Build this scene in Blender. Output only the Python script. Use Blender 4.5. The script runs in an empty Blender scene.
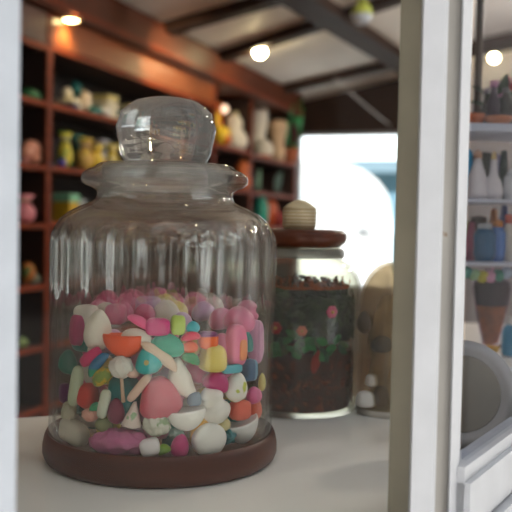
import bpy, bmesh, math, random
from mathutils import Vector, Matrix, noise
random.seed(7)
S = bpy.context.scene
COL = S.collection
PI = math.pi

# ------------------------------------------------------------------ camera
F = 850.0
CAMZ = 1.15
PITCH = math.radians(-2.15)
ROLL = math.radians(1.15)
cam_d = bpy.data.cameras.new('camera')
cam = bpy.data.objects.new('camera', cam_d)
COL.objects.link(cam)
cam_d.sensor_width = 36
cam_d.lens = F / 512 * 36
cam_d.clip_start = 0.02
Rm = Matrix.Rotation(PI / 2 + PITCH, 3, 'X') @ Matrix.Rotation(ROLL, 3, 'Z')
cam.matrix_world = Matrix.Translation((0, 0, CAMZ)) @ Rm.to_4x4()
S.camera = cam
cam_d.dof.use_dof = True
cam_d.dof.focus_distance = 0.86
cam_d.dof.aperture_fstop = 6.2
cam_d.dof.aperture_blades = 0
ORG = Vector((0, 0, CAMZ))

def ray(px, py):
    return (Rm @ Vector(((px - 256) / F, -(py - 256) / F, -1)))

def on_z(px, py, z):
    d = ray(px, py)
    return ORG + d * ((z - CAMZ) / d.z)

def on_plane(px, py, n, c):
    d = ray(px, py)
    return ORG + d * ((c - ORG.dot(n)) / d.dot(n))

def at_depth(px, py, y):
    d = ray(px, py)
    return ORG + d * (y / d.y)

# shop axes: w runs along the shelf wall, n points from that wall into the shop
TH = math.radians(19.7)
w_ = Vector((math.sin(TH), math.cos(TH), 0))
n_ = Vector((math.cos(TH), -math.sin(TH), 0))

def W(u, v, z=0.0):
    return n_ * u + w_ * v + Vector((0, 0, z))

ROTW = -TH

def ceil_z(u):
    return 2.28 + 0.2 * (u + 2.2)

CN = Vector((-0.2 * n_.x, -0.2 * n_.y, 1.0))
CC = 2.28 + 0.44

# ------------------------------------------------------------------ materials
def lin(c):
    r = []
    for x in c:
        x = x / 255
        r.append(x / 12.92 if x <= 0.04045 else ((x + 0.055) / 1.055) ** 2.4)
    return (r[0], r[1], r[2], 1)

MATS = {}

def mat(color, rough=0.5, scale=20, var=0.12, bump=0.0, spec=0.5, metal=0.0, coat=0.0, color2=None, split=None, stretch=None, sss=0.0):
    key = (tuple(color), rough, scale, var, bump, spec, metal, coat, tuple(color2) if color2 else None, str(split), str(stretch), sss)
    if key in MATS:
        return MATS[key]
    m = bpy.data.materials.new('surface')
    m.use_nodes = True
    nt = m.node_tree
    b = nt.nodes['Principled BSDF']
    tc = nt.nodes.new('ShaderNodeTexCoord')
    nz = nt.nodes.new('ShaderNodeTexNoise')
    nz.inputs['Scale'].default_value = scale
    nz.inputs['Detail'].default_value = 4
    if stretch:
        mp = nt.nodes.new('ShaderNodeMapping')
        mp.inputs['Scale'].default_value = stretch
        nt.links.new(tc.outputs['Object'], mp.inputs['Vector'])
        nt.links.new(mp.outputs[0], nz.inputs['Vector'])
    else:
        nt.links.new(tc.outputs['Object'], nz.inputs['Vector'])
    l = lin(color)
    ramp = nt.nodes.new('ShaderNodeValToRGB')
    ramp.color_ramp.elements[0].position = 0.3
    ramp.color_ramp.elements[1].position = 0.7
    ramp.color_ramp.elements[0].color = tuple(x * (1 - var) for x in l[:3]) + (1,)
    ramp.color_ramp.elements[1].color = tuple(min(1, x * (1 + var)) for x in l[:3]) + (1,)
    nt.links.new(nz.outputs['Fac'], ramp.inputs['Fac'])
    out = ramp.outputs['Color']
    if color2:
        mx = nt.nodes.new('ShaderNodeMix')
        mx.data_type = 'RGBA'
        mx.inputs['B'].default_value = lin(color2)
        nt.links.new(out, mx.inputs['A'])
        if split[0] == 'noise':
            n2 = nt.nodes.new('ShaderNodeTexNoise')
            n2.inputs['Scale'].default_value = split[1]
            nt.links.new(tc.outputs['Object'], n2.inputs['Vector'])
            gt = nt.nodes.new('ShaderNodeMapRange')
            gt.inputs['From Min'].default_value = split[2]
            gt.inputs['From Max'].default_value = split[2] + 0.04
            nt.links.new(n2.outputs['Fac'], gt.inputs['Value'])
            nt.links.new(gt.outputs[0], mx.inputs['Factor'])
        else:
            sp = nt.nodes.new('ShaderNodeSeparateXYZ')
            nt.links.new(tc.outputs['Generated'], sp.inputs[0])
            src = sp.outputs[split[0]]
            if len(split) > 2:
                mu = nt.nodes.new('ShaderNodeMath'); mu.operation = 'MULTIPLY'
                mu.inputs[1].default_value = split[2]
                nt.links.new(src, mu.inputs[0])
                fr = nt.nodes.new('ShaderNodeMath'); fr.operation = 'FRACT'
                nt.links.new(mu.outputs[0], fr.inputs[0])
                src = fr.outputs[0]
            gt = nt.nodes.new('ShaderNodeMapRange')
            gt.inputs['From Min'].default_value = split[1] - 0.02
            gt.inputs['From Max'].default_value = split[1] + 0.02
            nt.links.new(src, gt.inputs['Value'])
            nt.links.new(gt.outputs[0], mx.inputs['Factor'])
        out = mx.outputs['Result']
    nt.links.new(out, b.inputs['Base Color'])
    b.inputs['Roughness'].default_value = rough
    b.inputs['Metallic'].default_value = metal
    b.inputs['Specular IOR Level'].default_value = spec
    b.inputs['Coat Weight'].default_value = coat
    b.inputs['Coat Roughness'].default_value = 0.15
    if sss:
        b.inputs['Subsurface Weight'].default_value = sss
        b.inputs['Subsurface Radius'].default_value = (0.006, 0.004, 0.003)
        b.inputs['Subsurface Scale'].default_value = 0.5
    if bump:
        bp = nt.nodes.new('ShaderNodeBump')
        bp.inputs['Strength'].default_value = bump
        bp.inputs['Distance'].default_value = 0.002
        nt.links.new(nz.outputs['Fac'], bp.inputs['Height'])
        nt.links.new(bp.outputs[0], b.inputs['Normal'])
    MATS[key] = m
    return m

def emit(color, strength):
    m = bpy.data.materials.new('lamp_glow')
    m.use_nodes = True
    nt = m.node_tree
    nt.nodes.remove(nt.nodes['Principled BSDF'])
    e = nt.nodes.new('ShaderNodeEmission')
    e.inputs['Color'].default_value = lin(color)
    e.inputs['Strength'].default_value = strength
    nt.links.new(e.outputs[0], nt.nodes['Material Output'].inputs['Surface'])
    return m

def glass(tint=(240, 242, 240), thick=0.0, refl=1.0, rough=0.0, ior=1.45, zlo=None, zhi=None, wavy=0.0, thick_lo=0.0, haze=0.0, hazecol=(200, 198, 190)):
    """Clear see-through glass: a Fresnel mirror over straight transmission,
    with a share of bending glass where the wall is thick (optionally rising with local z)."""
    m = bpy.data.materials.new('clear_glass')
    m.use_nodes = True
    nt = m.node_tree
    nt.nodes.remove(nt.nodes['Principled BSDF'])
    out = nt.nodes['Material Output']
    tr = nt.nodes.new('ShaderNodeBsdfTransparent'); tr.inputs['Color'].default_value = lin(tint)
    gl = nt.nodes.new('ShaderNodeBsdfGlossy'); gl.inputs['Roughness'].default_value = max(rough, 0.02)
    lw = nt.nodes.new('ShaderNodeLayerWeight')                     # Schlick's Fresnel, the same for both faces of the wall
    pw = nt.nodes.new('ShaderNodeMath'); pw.operation = 'POWER'; pw.inputs[1].default_value = 5
    nt.links.new(lw.outputs['Facing'], pw.inputs[0])
    fr = nt.nodes.new('ShaderNodeMath'); fr.operation = 'MULTIPLY_ADD'
    f0 = ((ior - 1) / (ior + 1)) ** 2
    fr.inputs[1].default_value = 1 - f0; fr.inputs[2].default_value = f0
    nt.links.new(pw.outputs[0], fr.inputs[0])
    mu = nt.nodes.new('ShaderNodeMath'); mu.operation = 'MULTIPLY'; mu.inputs[1].default_value = refl
    mu.use_clamp = True
    nt.links.new(fr.outputs[0], mu.inputs[0])
    mx = nt.nodes.new('ShaderNodeMixShader')
    nt.links.new(mu.outputs[0], mx.inputs[0]); nt.links.new(tr.outputs[0], mx.inputs[1]); nt.links.new(gl.outputs[0], mx.inputs[2])
    last = mx.outputs[0]
    tc = nt.nodes.new('ShaderNodeTexCoord')
    nz = nt.nodes.new('ShaderNodeTexNoise'); nz.inputs['Scale'].default_value = 14
    nt.links.new(tc.outputs['Object'], nz.inputs['Vector'])
    bp = nt.nodes.new('ShaderNodeBump'); bp.inputs['Strength'].default_value = wavy; bp.inputs['Distance'].default_value = 0.004
    nt.links.new(nz.outputs['Fac'], bp.inputs['Height'])
    nt.links.new(bp.outputs[0], gl.inputs['Normal'])
    nt.links.new(bp.outputs[0], lw.inputs['Normal'])
    if thick or thick_lo:
        rf = nt.nodes.new('ShaderNodeBsdfGlass')
        rf.inputs['Color'].default_value = lin(tint)
        rf.inputs['Roughness'].default_value = rough; rf.inputs['IOR'].default_value = ior
        nt.links.new(bp.outputs[0], rf.inputs['Normal'])
        m2 = nt.nodes.new('ShaderNodeMixShader')
        if zlo is not None:
            sp = nt.nodes.new('ShaderNodeSeparateXYZ')
            nt.links.new(tc.outputs['Object'], sp.inputs[0])
            mr = nt.nodes.new('ShaderNodeMapRange')
            mr.inputs['From Min'].default_value = zlo; mr.inputs['From Max'].default_value = zhi
            mr.inputs['To Min'].default_value = thick_lo; mr.inputs['To Max'].default_value = thick
            nt.links.new(sp.outputs[2], mr.inputs['Value'])
            nt.links.new(mr.outputs[0], m2.inputs[0])
        else:
            m2.inputs[0].default_value = thick
        nt.links.new(last, m2.inputs[1]); nt.links.new(rf.outputs[0], m2.inputs[2])
        last = m2.outputs[0]
    if haze:
        df = nt.nodes.new('ShaderNodeBsdfTranslucent'); df.inputs['Color'].default_value = lin(hazecol)
        dd = nt.nodes.new('ShaderNodeBsdfDiffuse'); dd.inputs['Color'].default_value = lin(hazecol)
        ad = nt.nodes.new('ShaderNodeMixShader'); ad.inputs[0].default_value = 0.5
        nt.links.new(df.outputs[0], ad.inputs[1]); nt.links.new(dd.outputs[0], ad.inputs[2])
        m3 = nt.nodes.new('ShaderNodeMixShader'); m3.inputs[0].default_value = haze
        nt.links.new(last, m3.inputs[1]); nt.links.new(ad.outputs[0], m3.inputs[2])
        last = m3.outputs[0]
    nt.links.new(last, out.inputs['Surface'])
    return m

# ------------------------------------------------------------------ object helpers
def obj(name, bm, m, parent=None, loc=None, rotz=0.0, smooth=True, normals=True):
    if normals:
        bmesh.ops.recalc_face_normals(bm, faces=bm.faces)
    me = bpy.data.meshes.new(name)
    bm.to_mesh(me); bm.free()
    if smooth:
        me.polygons.foreach_set('use_smooth', [True] * len(me.polygons))
    for mm in (m if isinstance(m, (list, tuple)) else [m]):
        me.materials.append(mm)
    o = bpy.data.objects.new(name, me)
    COL.objects.link(o)
    if parent is not None:
        o.parent = parent
    if loc is not None:
        o.location = loc
    o.rotation_euler = (0, 0, rotz)
    return o

def tag(o, label, cat, group=None, kind=None):
    o['label'] = label; o['category'] = cat
    if group: o['group'] = group
    if kind: o['kind'] = kind
    return o

def thing(name, label, cat, loc=(0, 0, 0), rotz=0.0, group=None):
    o = bpy.data.objects.new(name, None)
    COL.objects.link(o)
    o.empty_display_size = 0.05
    o.location = loc; o.rotation_euler = (0, 0, rotz)
    return tag(o, label, cat, group)

def struct(name, bm, m, smooth=False):
    o = obj(name, bm, m, smooth=smooth)
    o['kind'] = 'structure'
    return o

def add_box(bm, lo, hi, bevel=0.0, mtx=None):
    r = bmesh.ops.create_cube(bm, size=1)
    vs = r['verts']
    c = [(a + b) / 2 for a, b in zip(lo, hi)]; s = [abs(b - a) for a, b in zip(lo, hi)]
    for v in vs:
        v.co = Vector((c[0] + v.co.x * s[0], c[1] + v.co.y * s[1], c[2] + v.co.z * s[2]))
    if bevel:
        es = list({e for v in vs for e in v.link_edges})
        rr = bmesh.ops.bevel(bm, geom=es, offset=bevel, segments=2, affect='EDGES', profile=0.6)
        vs = [v for v in bm.verts if v in set(rr['verts'])] or vs
        vs = list({v for f in rr['faces'] for v in f.verts} | set(v for v in vs if v.is_valid))
    if mtx is not None:
        for v in vs:
            v.co = mtx @ v.co
    return bm

def box(lo, hi, bevel=0.0):
    return add_box(bmesh.new(), lo, hi, bevel)

def add_lathe(bm, prof, seg=48, rf=None, close=False, off=(0, 0, 0), sx=1.0, sy=1.0):
    rings = []
    for (r, z) in prof:
        if r < 1e-6:
            rings.append([bm.verts.new((off[0], off[1], z + off[2]))])
        else:
            ring = []
            for i in range(seg):
                a = 2 * PI * i / seg
                rr = rf(a, r, z) if rf else r
                ring.append(bm.verts.new((off[0] + rr * math.cos(a) * sx, off[1] + rr * math.sin(a) * sy, z + off[2])))
            rings.append(ring)
    pairs = list(zip(rings, rings[1:]))
    if close:
        pairs.append((rings[-1], rings[0]))
    for A, B in pairs:
        if len(A) == 1 and len(B) == 1:
            continue
        for i in range(seg):
            j = (i + 1) % seg
            if len(A) == 1:
                bm.faces.new((A[0], B[i], B[j]))
            elif len(B) == 1:
                bm.faces.new((A[i], A[j], B[0]))
            else:
                bm.faces.new((A[i], A[j], B[j], B[i]))
    return bm

def lathe(prof, seg=48, **k):
    return add_lathe(bmesh.new(), prof, seg, **k)

def prism(pts, z0, z1, bm=None):
    """pts: plan outline (x, y); z0/z1 numbers or functions of the plan point"""
    bm = bm or bmesh.new()
    f0 = z0 if callable(z0) else (lambda p: z0)
    f1 = z1 if callable(z1) else (lambda p: z1)
    a = [bm.verts.new((p[0], p[1], f0(p))) for p in pts]
    b = [bm.verts.new((p[0], p[1], f1(p))) for p in pts]
    bm.faces.new(a); bm.faces.new(b)
    k = len(pts)
    for i in range(k):
        j = (i + 1) % k
        bm.faces.new((a[i], a[j], b[j], b[i]))
    return bm

def bar(p, q, wid, hei, bm=None, up=Vector((0, 0, 1))):
    bm = bm or bmesh.new()
    p = Vector(p); q = Vector(q)
    d = (q - p).normalized()
    s = d.cross(up).normalized() * (wid / 2)
    t = s.cross(d).normalized() * (hei / 2)
    vs = [bm.verts.new(c) for c in (p - s - t, p + s - t, p + s + t, p - s + t, q - s - t, q + s - t, q + s + t, q - s + t)]
    for f in ((0, 1, 2, 3), (4, 5, 6, 7), (0, 1, 5, 4), (1, 2, 6, 5), (2, 3, 7, 6), (3, 0, 4, 7)):
        bm.faces.new([vs[i] for i in f])
    return bm

def tube(pts, r, seg=10, bm=None):
    bm = bm or bmesh.new()
    pts = [Vector(p) for p in pts]
    rings = []
    for i, p in enumerate(pts):
        d = (pts[min(i + 1, len(pts) - 1)] - pts[max(i - 1, 0)]).normalized()
        a = d.cross(Vector((0.13, 0.9, 0.3))).normalized()
        b = d.cross(a)
        rr = r[i] if isinstance(r, (list, tuple)) else r
        rings.append([bm.verts.new(p + a * rr * math.cos(2 * PI * k / seg) + b * rr * math.sin(2 * PI * k / seg)) for k in range(seg)])
    for A, B in zip(rings, rings[1:]):
        for k in range(seg):
            j = (k + 1) % seg
            bm.faces.new((A[k], A[j], B[j], B[k]))
    bm.faces.new(rings[0]); bm.faces.new(rings[-1])
    return bm

def sgp(x, e):
    return math.copysign(abs(x) ** e, x)

def blob(kind, sx, sy, sz, seed=0, seg=28, rings=18):
    """candy shapes; half extents sx (across), sy (deep), sz (up)"""
    bm = bmesh.new()
    bmesh.ops.create_uvsphere(bm, u_segments=seg, v_segments=rings, radius=1)
    rnd = random.Random(seed)
    o = Vector((rnd.uniform(0, 50), rnd.uniform(0, 50), rnd.uniform(0, 50)))
    for v in bm.verts:
        x, y, z = v.co
        a = math.atan2(y, x)
        if kind == 'egg':
            k = 1 - 0.2 * z; x *= k; y *= k
        elif kind == 'drop':
            k = 1 - 0.38 * z - 0.12 * z * z; x *= k; y *= k
        elif kind == 'bean':
            z = z * (0.85) - 0.38 * x * x + 0.18
        elif kind == 'block':
            x, y, z = sgp(x, .55), sgp(y, .55), sgp(z, .55)
        elif kind == 'disc':
            y = sgp(y, .5) ; m_ = 1.0
        elif kind == 'crinkle':
            k = 1 + 0.13 * math.sin(9 * a + 3 * z) + 0.22 * noise.noise(Vector((x, y, z)) * 2.6 + o)
            x *= k; y *= k; z *= k
        elif kind == 'dome':
            z = z if z > -0.25 else -0.25 - (abs(z) - .25) * 0.12
            z = (z + 0.35) / 1.35 * 2 - 1
        elif kind == 'cup':
            z = z if z < 0.3 else 0.3 - 0.25 * (z - .3)
            z = (z + 1) / 1.3 * 2 - 1
            k = 1.05 + 0.12 * z; x *= k; y *= k
        elif kind == 'flute':
            x, y, z = sgp(x, .7), sgp(y, .7), sgp(z, .6)
            k = (1 + 0.09 * math.cos(12 * a)) * (1 - 0.14 * z); x *= k; y *= k
        elif kind == 'cone':
            k = 1.05 * (0.62 - 0.5 * z) / max(0.25, math.sqrt(max(0.02, 1 - z * z))) if -0.85 < z < 0.98 else 1.0
            k = min(k, 1.7)
            x *= k; y *= k
            k2 = 1 + 0.1 * noise.noise(Vector((x, y, z)) * 3 + o); x *= k2; z *= k2
        elif kind == 'peanut':
            k = 1 - 0.33 * math.exp(-((z - 0.1) / .28) ** 2); x *= k * (1 - 0.12 * z); y *= k
        elif kind == 'tri':
            x = sgp(x, .8); z = sgp(z, .8); x *= 1 - 0.33 * z
            y = sgp(y, .7)
        elif kind == 'star':
            ph = math.atan2(z, x); k = 0.72 + 0.28 * math.cos(5 * ph); x *= k; z *= k
        elif kind == 'arch':
            x, y, z = sgp(x, .6), sgp(y, .6), sgp(z, .75)
            x *= 1 - 0.1 * max(0, z)
        elif kind == 'crescent':
            z0 = z; x = x * (1 - 0.3 * abs(z0)) + 0.55 * z0 * z0 - 0.28
        elif kind == 'stick':
            x, y, z = sgp(x, .75), sgp(y, .75), sgp(z, .45)
        if kind in ('egg', 'block', 'drop', 'bean', 'tri', 'arch', 'crescent'):
            k = 1 + 0.05 * noise.noise(Vector((x, y, z)) * 1.6 + o); x *= k; y *= k; z *= k
        v.co = (x * sx, y * sy, z * sz)
    return bm

# ------------------------------------------------------------------ palette
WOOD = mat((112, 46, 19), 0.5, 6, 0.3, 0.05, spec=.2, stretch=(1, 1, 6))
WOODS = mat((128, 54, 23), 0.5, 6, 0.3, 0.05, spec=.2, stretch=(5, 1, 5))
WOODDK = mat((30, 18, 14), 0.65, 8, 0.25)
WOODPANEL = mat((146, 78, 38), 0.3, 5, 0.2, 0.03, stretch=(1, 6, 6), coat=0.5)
WOODSHADE = mat((46, 24, 16), 0.6, 8, 0.25)  # shelf boards, with the shade inside the bays put into the colour
BEAM = mat((50, 33, 25), 0.65, 8, 0.25, 0.1, spec=.15)
CEIL = mat((236, 232, 226), 0.6, 4, 0.05)
WHITEP = mat((177, 179, 184), 0.5, 30, 0.05, 0.1)
WHITEP2 = mat((152, 149, 144), 0.55, 14, 0.1, 0.15, color2=(120, 92, 62), split=('noise', 60, 0.74))
OLIVE = mat((116, 109, 92), 0.55, 18, 0.1, 0.1)
COUNTER = mat((232, 229, 223), 0.28, 12, 0.04)
BASEWOOD = mat((84, 40, 24), 0.42, 7, 0.3, 0.05, stretch=(1, 1, 8), spec=.3)

# ------------------------------------------------------------------ room shell
ZC = 0.90
A0 = at_depth(3, 300, 0.50); A0.z = 0            # left window jamb
C0 = at_depth(405, 300, 0.665); C0.z = 0          # corner post
G0 = at_depth(463, 463, 0.70); G0.z = 0           # start of the right-hand pane
G1 = at_depth(512, 432, 0.83); G1.z = 0
dG = (G1 - G0).normalized()
E0 = G0 + dG * 0.42
vA = A0.dot(w_); vE = E0.dot(w_)
PL = [W(-2.54, vA), A0, C0, G0, E0, W(2.2, vE), W(2.2, 7.45), W(-2.54, 7.45)]
plan = [(p.x, p.y) for p in PL]
uof = lambda p: Vector((p[0], p[1], 0)).dot(n_)
struct('floor', prism(plan, -0.05, 0.02), mat((112, 84, 62), 0.45, 6, 0.2, stretch=(1, 8, 1)))
struct('ceiling', prism(plan, lambda p: ceil_z(uof(p)), lambda p: ceil_z(uof(p)) + 0.06), CEIL)

def wall_seg(name, p, q, z0, z1, m, t=0.06, bm=None):
    """upright slab from p to q, thickness t away from the room (to the right of p->q)"""
    p = Vector((p[0], p[1], 0)); q = Vector((q[0], q[1], 0))
    d = (q - p).normalized(); s = Vector((d.y, -d.x, 0)) * t
    b = prism([(p.x, p.y), (q.x, q.y), ((q + s).x, (q + s).y), ((p + s).x, (p + s).y)], z0, z1, bm)
    if bm is None:
        return struct(name, b, m)
    return b

ctop = lambda p: ceil_z(uof(p)) + 0.05
PLASTER = mat((150, 146, 150), 0.8, 5, 0.06)
FACADE = mat((206, 206, 204), 0.7, 9, 0.08)
wall_seg('wall_left', W(-2.54, 7.45), W(-2.54, vA), -0.05, ctop, WOODDK)
struct('wall_front', wall_seg('', W(-2.54, vA), A0 - n_ * 0.03, -0.05, ctop, None, bm=bmesh.new()), FACADE)
b = bmesh.new()
wall_seg('', E0, W(2.2, vE), -0.05, ctop, None, bm=b)
struct('wall_front_right', b, FACADE)
wall_seg('wall_right', W(2.2, vE), W(2.2, 7.45), -0.05, ctop, PLASTER)
# window headers and aprons of the two front panes
b = bmesh.new()
for p, q in ((A0, C0), (G0, E0)):
    wall_seg('', p, q, 2.15, ctop, None, bm=b)
    wall_seg('', p, q, -0.05, 0.84, None, bm=b)
wall_seg('', C0, G0, -0.05, 0.84, None, bm=b)
wall_seg('', C0, G0, 2.15, ctop, None, bm=b)
struct('wall_bay', b, WHITEP)

# back wall with its wide opening on to the bright yard
UB0, UB1 = -2.29, -0.95
b = bmesh.new()
wall_seg('', W(2.2, 7.45), W(UB1, 7.45), -0.05, ctop, None, bm=b)
struct('wall_back', b, PLASTER)
b = bmesh.new()
wall_seg('', W(UB1, 7.45), W(UB0, 7.45), 1.985, ctop, None, bm=b)
wall_seg('', W(UB0, 7.45), W(-2.54, 7.45), -0.05, ctop, None, bm=b)
add_box(b, (-0.62, -0.09, 1.985), (0.66, 0.0, 2.06), 0, Matrix.Translation(W((UB0 + UB1) / 2, 7.45)) @ Matrix.Rotation(ROTW, 4, 'Z'))
struct('wall_back_header', b, BEAM)
b = bmesh.new()
wall_seg('', W(UB1, 7.45), W(UB0, 7.45), -0.05, 0.55, None, bm=b)
struct('wall_back_sill', b, PLASTER)

# ceiling beams
def cpt(px, py, drop=0.0):
    return on_plane(px, py, CN, CC - drop)

def beam(name, a, c, ea, ec, wid, hei):
    p = cpt(*a); q = cpt(*c); d = (q - p).normalized()
    p = p - d * ea; q = q + d * ec
    up = CN.normalized()
    struct(name, bar(p - up * hei / 2, q - up * hei / 2, wid, hei, up=up), BEAM)

beam('trim_1', (155, 27), (250, 0), 0.1, 1.9, 0.10, 0.06)
beam('trim_2', (217, 54), (326, 17), 0.1, 3.0, 0.11, 0.06)
beam('trim_3', (281, 86), (395, 60), 0.1, 3.0, 0.11, 0.06)
beam('trim_4', (316, 2), (392, 52), 2.2, 0.8, 0.16, 0.08)
beam('trim_5', (465, 46), (512, 36), 0.1, 1.0, 0.13, 0.09)

# ------------------------------------------------------------------ front window frames and panes
def px_prism(pts, z0, z1):
    return prism([(p.x, p.y) for p in (at_depth(a, 300, d) for a, d in pts)], z0, z1)

struct('trim_6', px_prism([(393, .690), (417, .682), (419, .72), (396, .73)], 0.84, 2.2), OLIVE)
struct('trim_7', px_prism([(414, .668), (416, .655), (438, .658), (440.5, .664), (441, .71), (416, .71)], 0.8, 2.2), WHITEP)
struct('trim_8', px_prism([(440, .674), (454, .680), (456, .73), (441, .72)], 0.8, 2.2), WHITEP2)
struct('trim_9', px_prism([(453.5, .676), (455, .672), (463.5, .684), (464.5, .70), (464, .74), (455, .72)], 0.8, 2.2), WHITEP)
# left jamb
b = bmesh.new()
dA = (C0 - A0).normalized(); nA = Vector((dA.y, -dA.x, 0))
jL = A0 - dA * 0.09
prism([((jL + nA * .03).x, (jL + nA * .03).y), ((A0 + nA * .03).x, (A0 + nA * .03).y), ((A0 + nA * .015 + dA * .003).x, (A0 + nA * .015 + dA * .003).y), ((A0 - nA * .03 + dA * .003).x, (A0 - nA * .03 + dA * .003).y), ((jL - nA * .03).x, (jL - nA * .03).y)], 0.0, 2.2, b)
struct('trim_10', b, mat((166, 172, 181), 0.5, 30, 0.06, 0.1))

pane_front = glass((250, 251, 250), refl=0.12, ior=1.45)
pane_right = glass((236, 238, 242), refl=0.2, ior=1.45)
pane_back = glass((248, 250, 250), refl=0.5)

def pane(p, q, z0, z1, t=0.004):
    d = (q - p).normalized(); s = Vector((d.y, -d.x, 0)) * t / 2
    return prism([((p - s).x, (p - s).y), ((q - s).x, (q - s).y), ((q + s).x, (q + s).y), ((p + s).x, (p + s).y)], z0, z1)

o = struct('window_1', pane(A0 + dA * .004, C0 - dA * 0.012 , 0.84, 2.16), pane_front)
o = struct('window_2', pane(G0 + dG * .002, E0, 0.955, 2.15), pane_right)
# right sash rails
def rail(name, z0, z1, out0, out1, m=WHITEP):
    s = Vector((dG.y, -dG.x, 0))
    p = G0 - dG * 0.02; q = E0
    pts = [p + s * out0, q + s * out0, q + s * out1, p + s * out1]
    struct(name, prism([(v.x, v.y) for v in pts], z0, z1), m)

rail('trim_11', 0.916, 0.957, -0.012, 0.008)
rail('trim_12', 0.905, 0.9445, -0.014, 0.013)
rail('trim_13', 0.83, 0.902, -0.02, 0.02)
# back window frame
b = bmesh.new()
MB = Matrix.Translation(W(0, 7.47)) @ Matrix.Rotation(ROTW, 4, 'Z')
for (u0, u1, z0, z1) in ((UB0 - .02, UB0 + .03, .55, 1.99), (UB1 - .05, UB1 + .02, .55, 1.99), (UB0, UB1, .55, .62), (UB0, UB1, 1.955, 1.99)):
    add_box(b, (u0, -0.03, z0), (u1, 0.03, z1), 0, MB)
fr = struct('window_3', b, WHITEP)
g = obj('pane', box((UB0 + .03, 0, .6), (UB1 - .04, .006, 1.96)), pane_back, smooth=False)
g.matrix_world = MB; g.parent = fr

# ------------------------------------------------------------------ outdoors
struct('ground', box((-40, -25, -0.12), (60, 70, -0.06)), mat((222, 220, 216), 0.9, 2, 0.08))
van_t = W(-3.22, 11.2, -0.06)
t = thing('van', 'white van parked outside beyond the back window, blown out by sunlight', 'van', van_t, math.radians(-7))
prof = []
for k in range(13):
    a = PI / 2 * k / 12
    prof.append((0.22 + 0.85 * math.sin(a), 1.42 + 0.66 * math.cos(a)))
prof += [(1.12, 1.2), (1.12, 0.45), (1.06, 0.32)]
outl = prof + [(-x, z) for x, z in reversed(prof)]
VW = mat((240, 241, 244), 0.35, 6, 0.02, coat=0.4)
b = bmesh.new()
fr_ = [b.verts.new((x, 0, z)) for x, z in outl]; bk = [b.verts.new((x, 3.8, z)) for x, z in outl]
b.faces.new(fr_); b.faces.new(bk)
for i in range(len(outl)):
    j = (i + 1) % len(outl)
    b.faces.new((fr_[i], fr_[j], bk[j], bk[i]))
obj('body', b, VW, t, smooth=False)
obj('rear_window', box((-0.7, -0.012, 1.25), (0.70, 0.01, 1.72), 0.008), mat((226, 234, 240), 0.12, 5, 0.03), t, smooth=False)
obj('bumper', box((-1.05, -0.14, 0.34), (1.05, 0.02, 0.6), 0.03), mat((215, 217, 222), 0.5, 5, 0.05), t, smooth=False)
obj('door_handle', box((0.62, -0.05, 1.11), (0.78, 0.0, 1.16), 0.01), mat((70, 74, 84), 0.4), t, smooth=False)
for sx in (-1, 1):
    obj('tail_lamp', box((sx * 0.98 - .06, -0.02, 0.8), (sx * 0.98 + .06, 0.01, 1.1), 0.01), mat((206, 204, 208), 0.3), t, smooth=False)
    for yy in (0.8, 3.0):
        b = lathe([(0, -.1), (.2, -.1), (.32, -.09), (.34, -.05), (.34, .05), (.32, .09), (.2, .1), (0, .1)], 32)
        bmesh.ops.rotate(b, verts=b.verts, matrix=Matrix.Rotation(PI / 2, 3, 'Y'))
        bmesh.ops.translate(b, verts=b.verts, vec=(sx * 0.95, yy, 0.34))
        obj('wheel', b, mat((40, 40, 42), 0.8), t)
t = thing('building', 'low grey-blue building across the yard behind the white van', 'building', W(0.5, 22, -0.06), ROTW)
obj('wall', box((-7, 0, 0), (7, 5, 2.6)), mat((66, 98, 112), 0.8, 3, 0.1), t, smooth=False)
b = bmesh.new()
prs = [(-7.4, -0.4, 2.6), (7.4, -0.4, 2.6), (7.4, 5.4, 2.6), (-7.4, 5.4, 2.6), (-7.4, 2.5, 3.15), (7.4, 2.5, 3.15)]
vs = [b.verts.new(p) for p in prs]
for f in ((0, 1, 5, 4), (2, 3, 4, 5), (1, 2, 5), (3, 0, 4), (0, 3, 2, 1)):
    b.faces.new([vs[i] for i in f])
obj('roof', b, mat((96, 120, 134), 0.7, 4, 0.05), t, smooth=False)
for k in range(5):
    wd = obj('window', box((-5.5 + 2.4 * k, -0.03, 1.0), (-4.3 + 2.4 * k, 0.02, 2.1)), mat((108, 140, 158), 0.2, 4), t, smooth=False)
obj('door', box((-4.15, -0.03, 0), (-3.25, 0.02, 2.1)), mat((96, 128, 110), 0.5), t, smooth=False)

# unseen street blocks, added behind the viewer for dark and bright streaks in the jars
b = bmesh.new()
for (x0, x1, y0, h) in ((-30, -13, -9, 9), (-10.5, -2.0, -10, 8), (-.8, 8.5, -10, 10), (12.5, 30, -11, 8)):
    add_box(b, (x0, y0 - 6, -.06), (x1, y0, h))
struct('wall_added_street', b, mat((92, 80, 72), .8, 3, .15))

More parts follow.
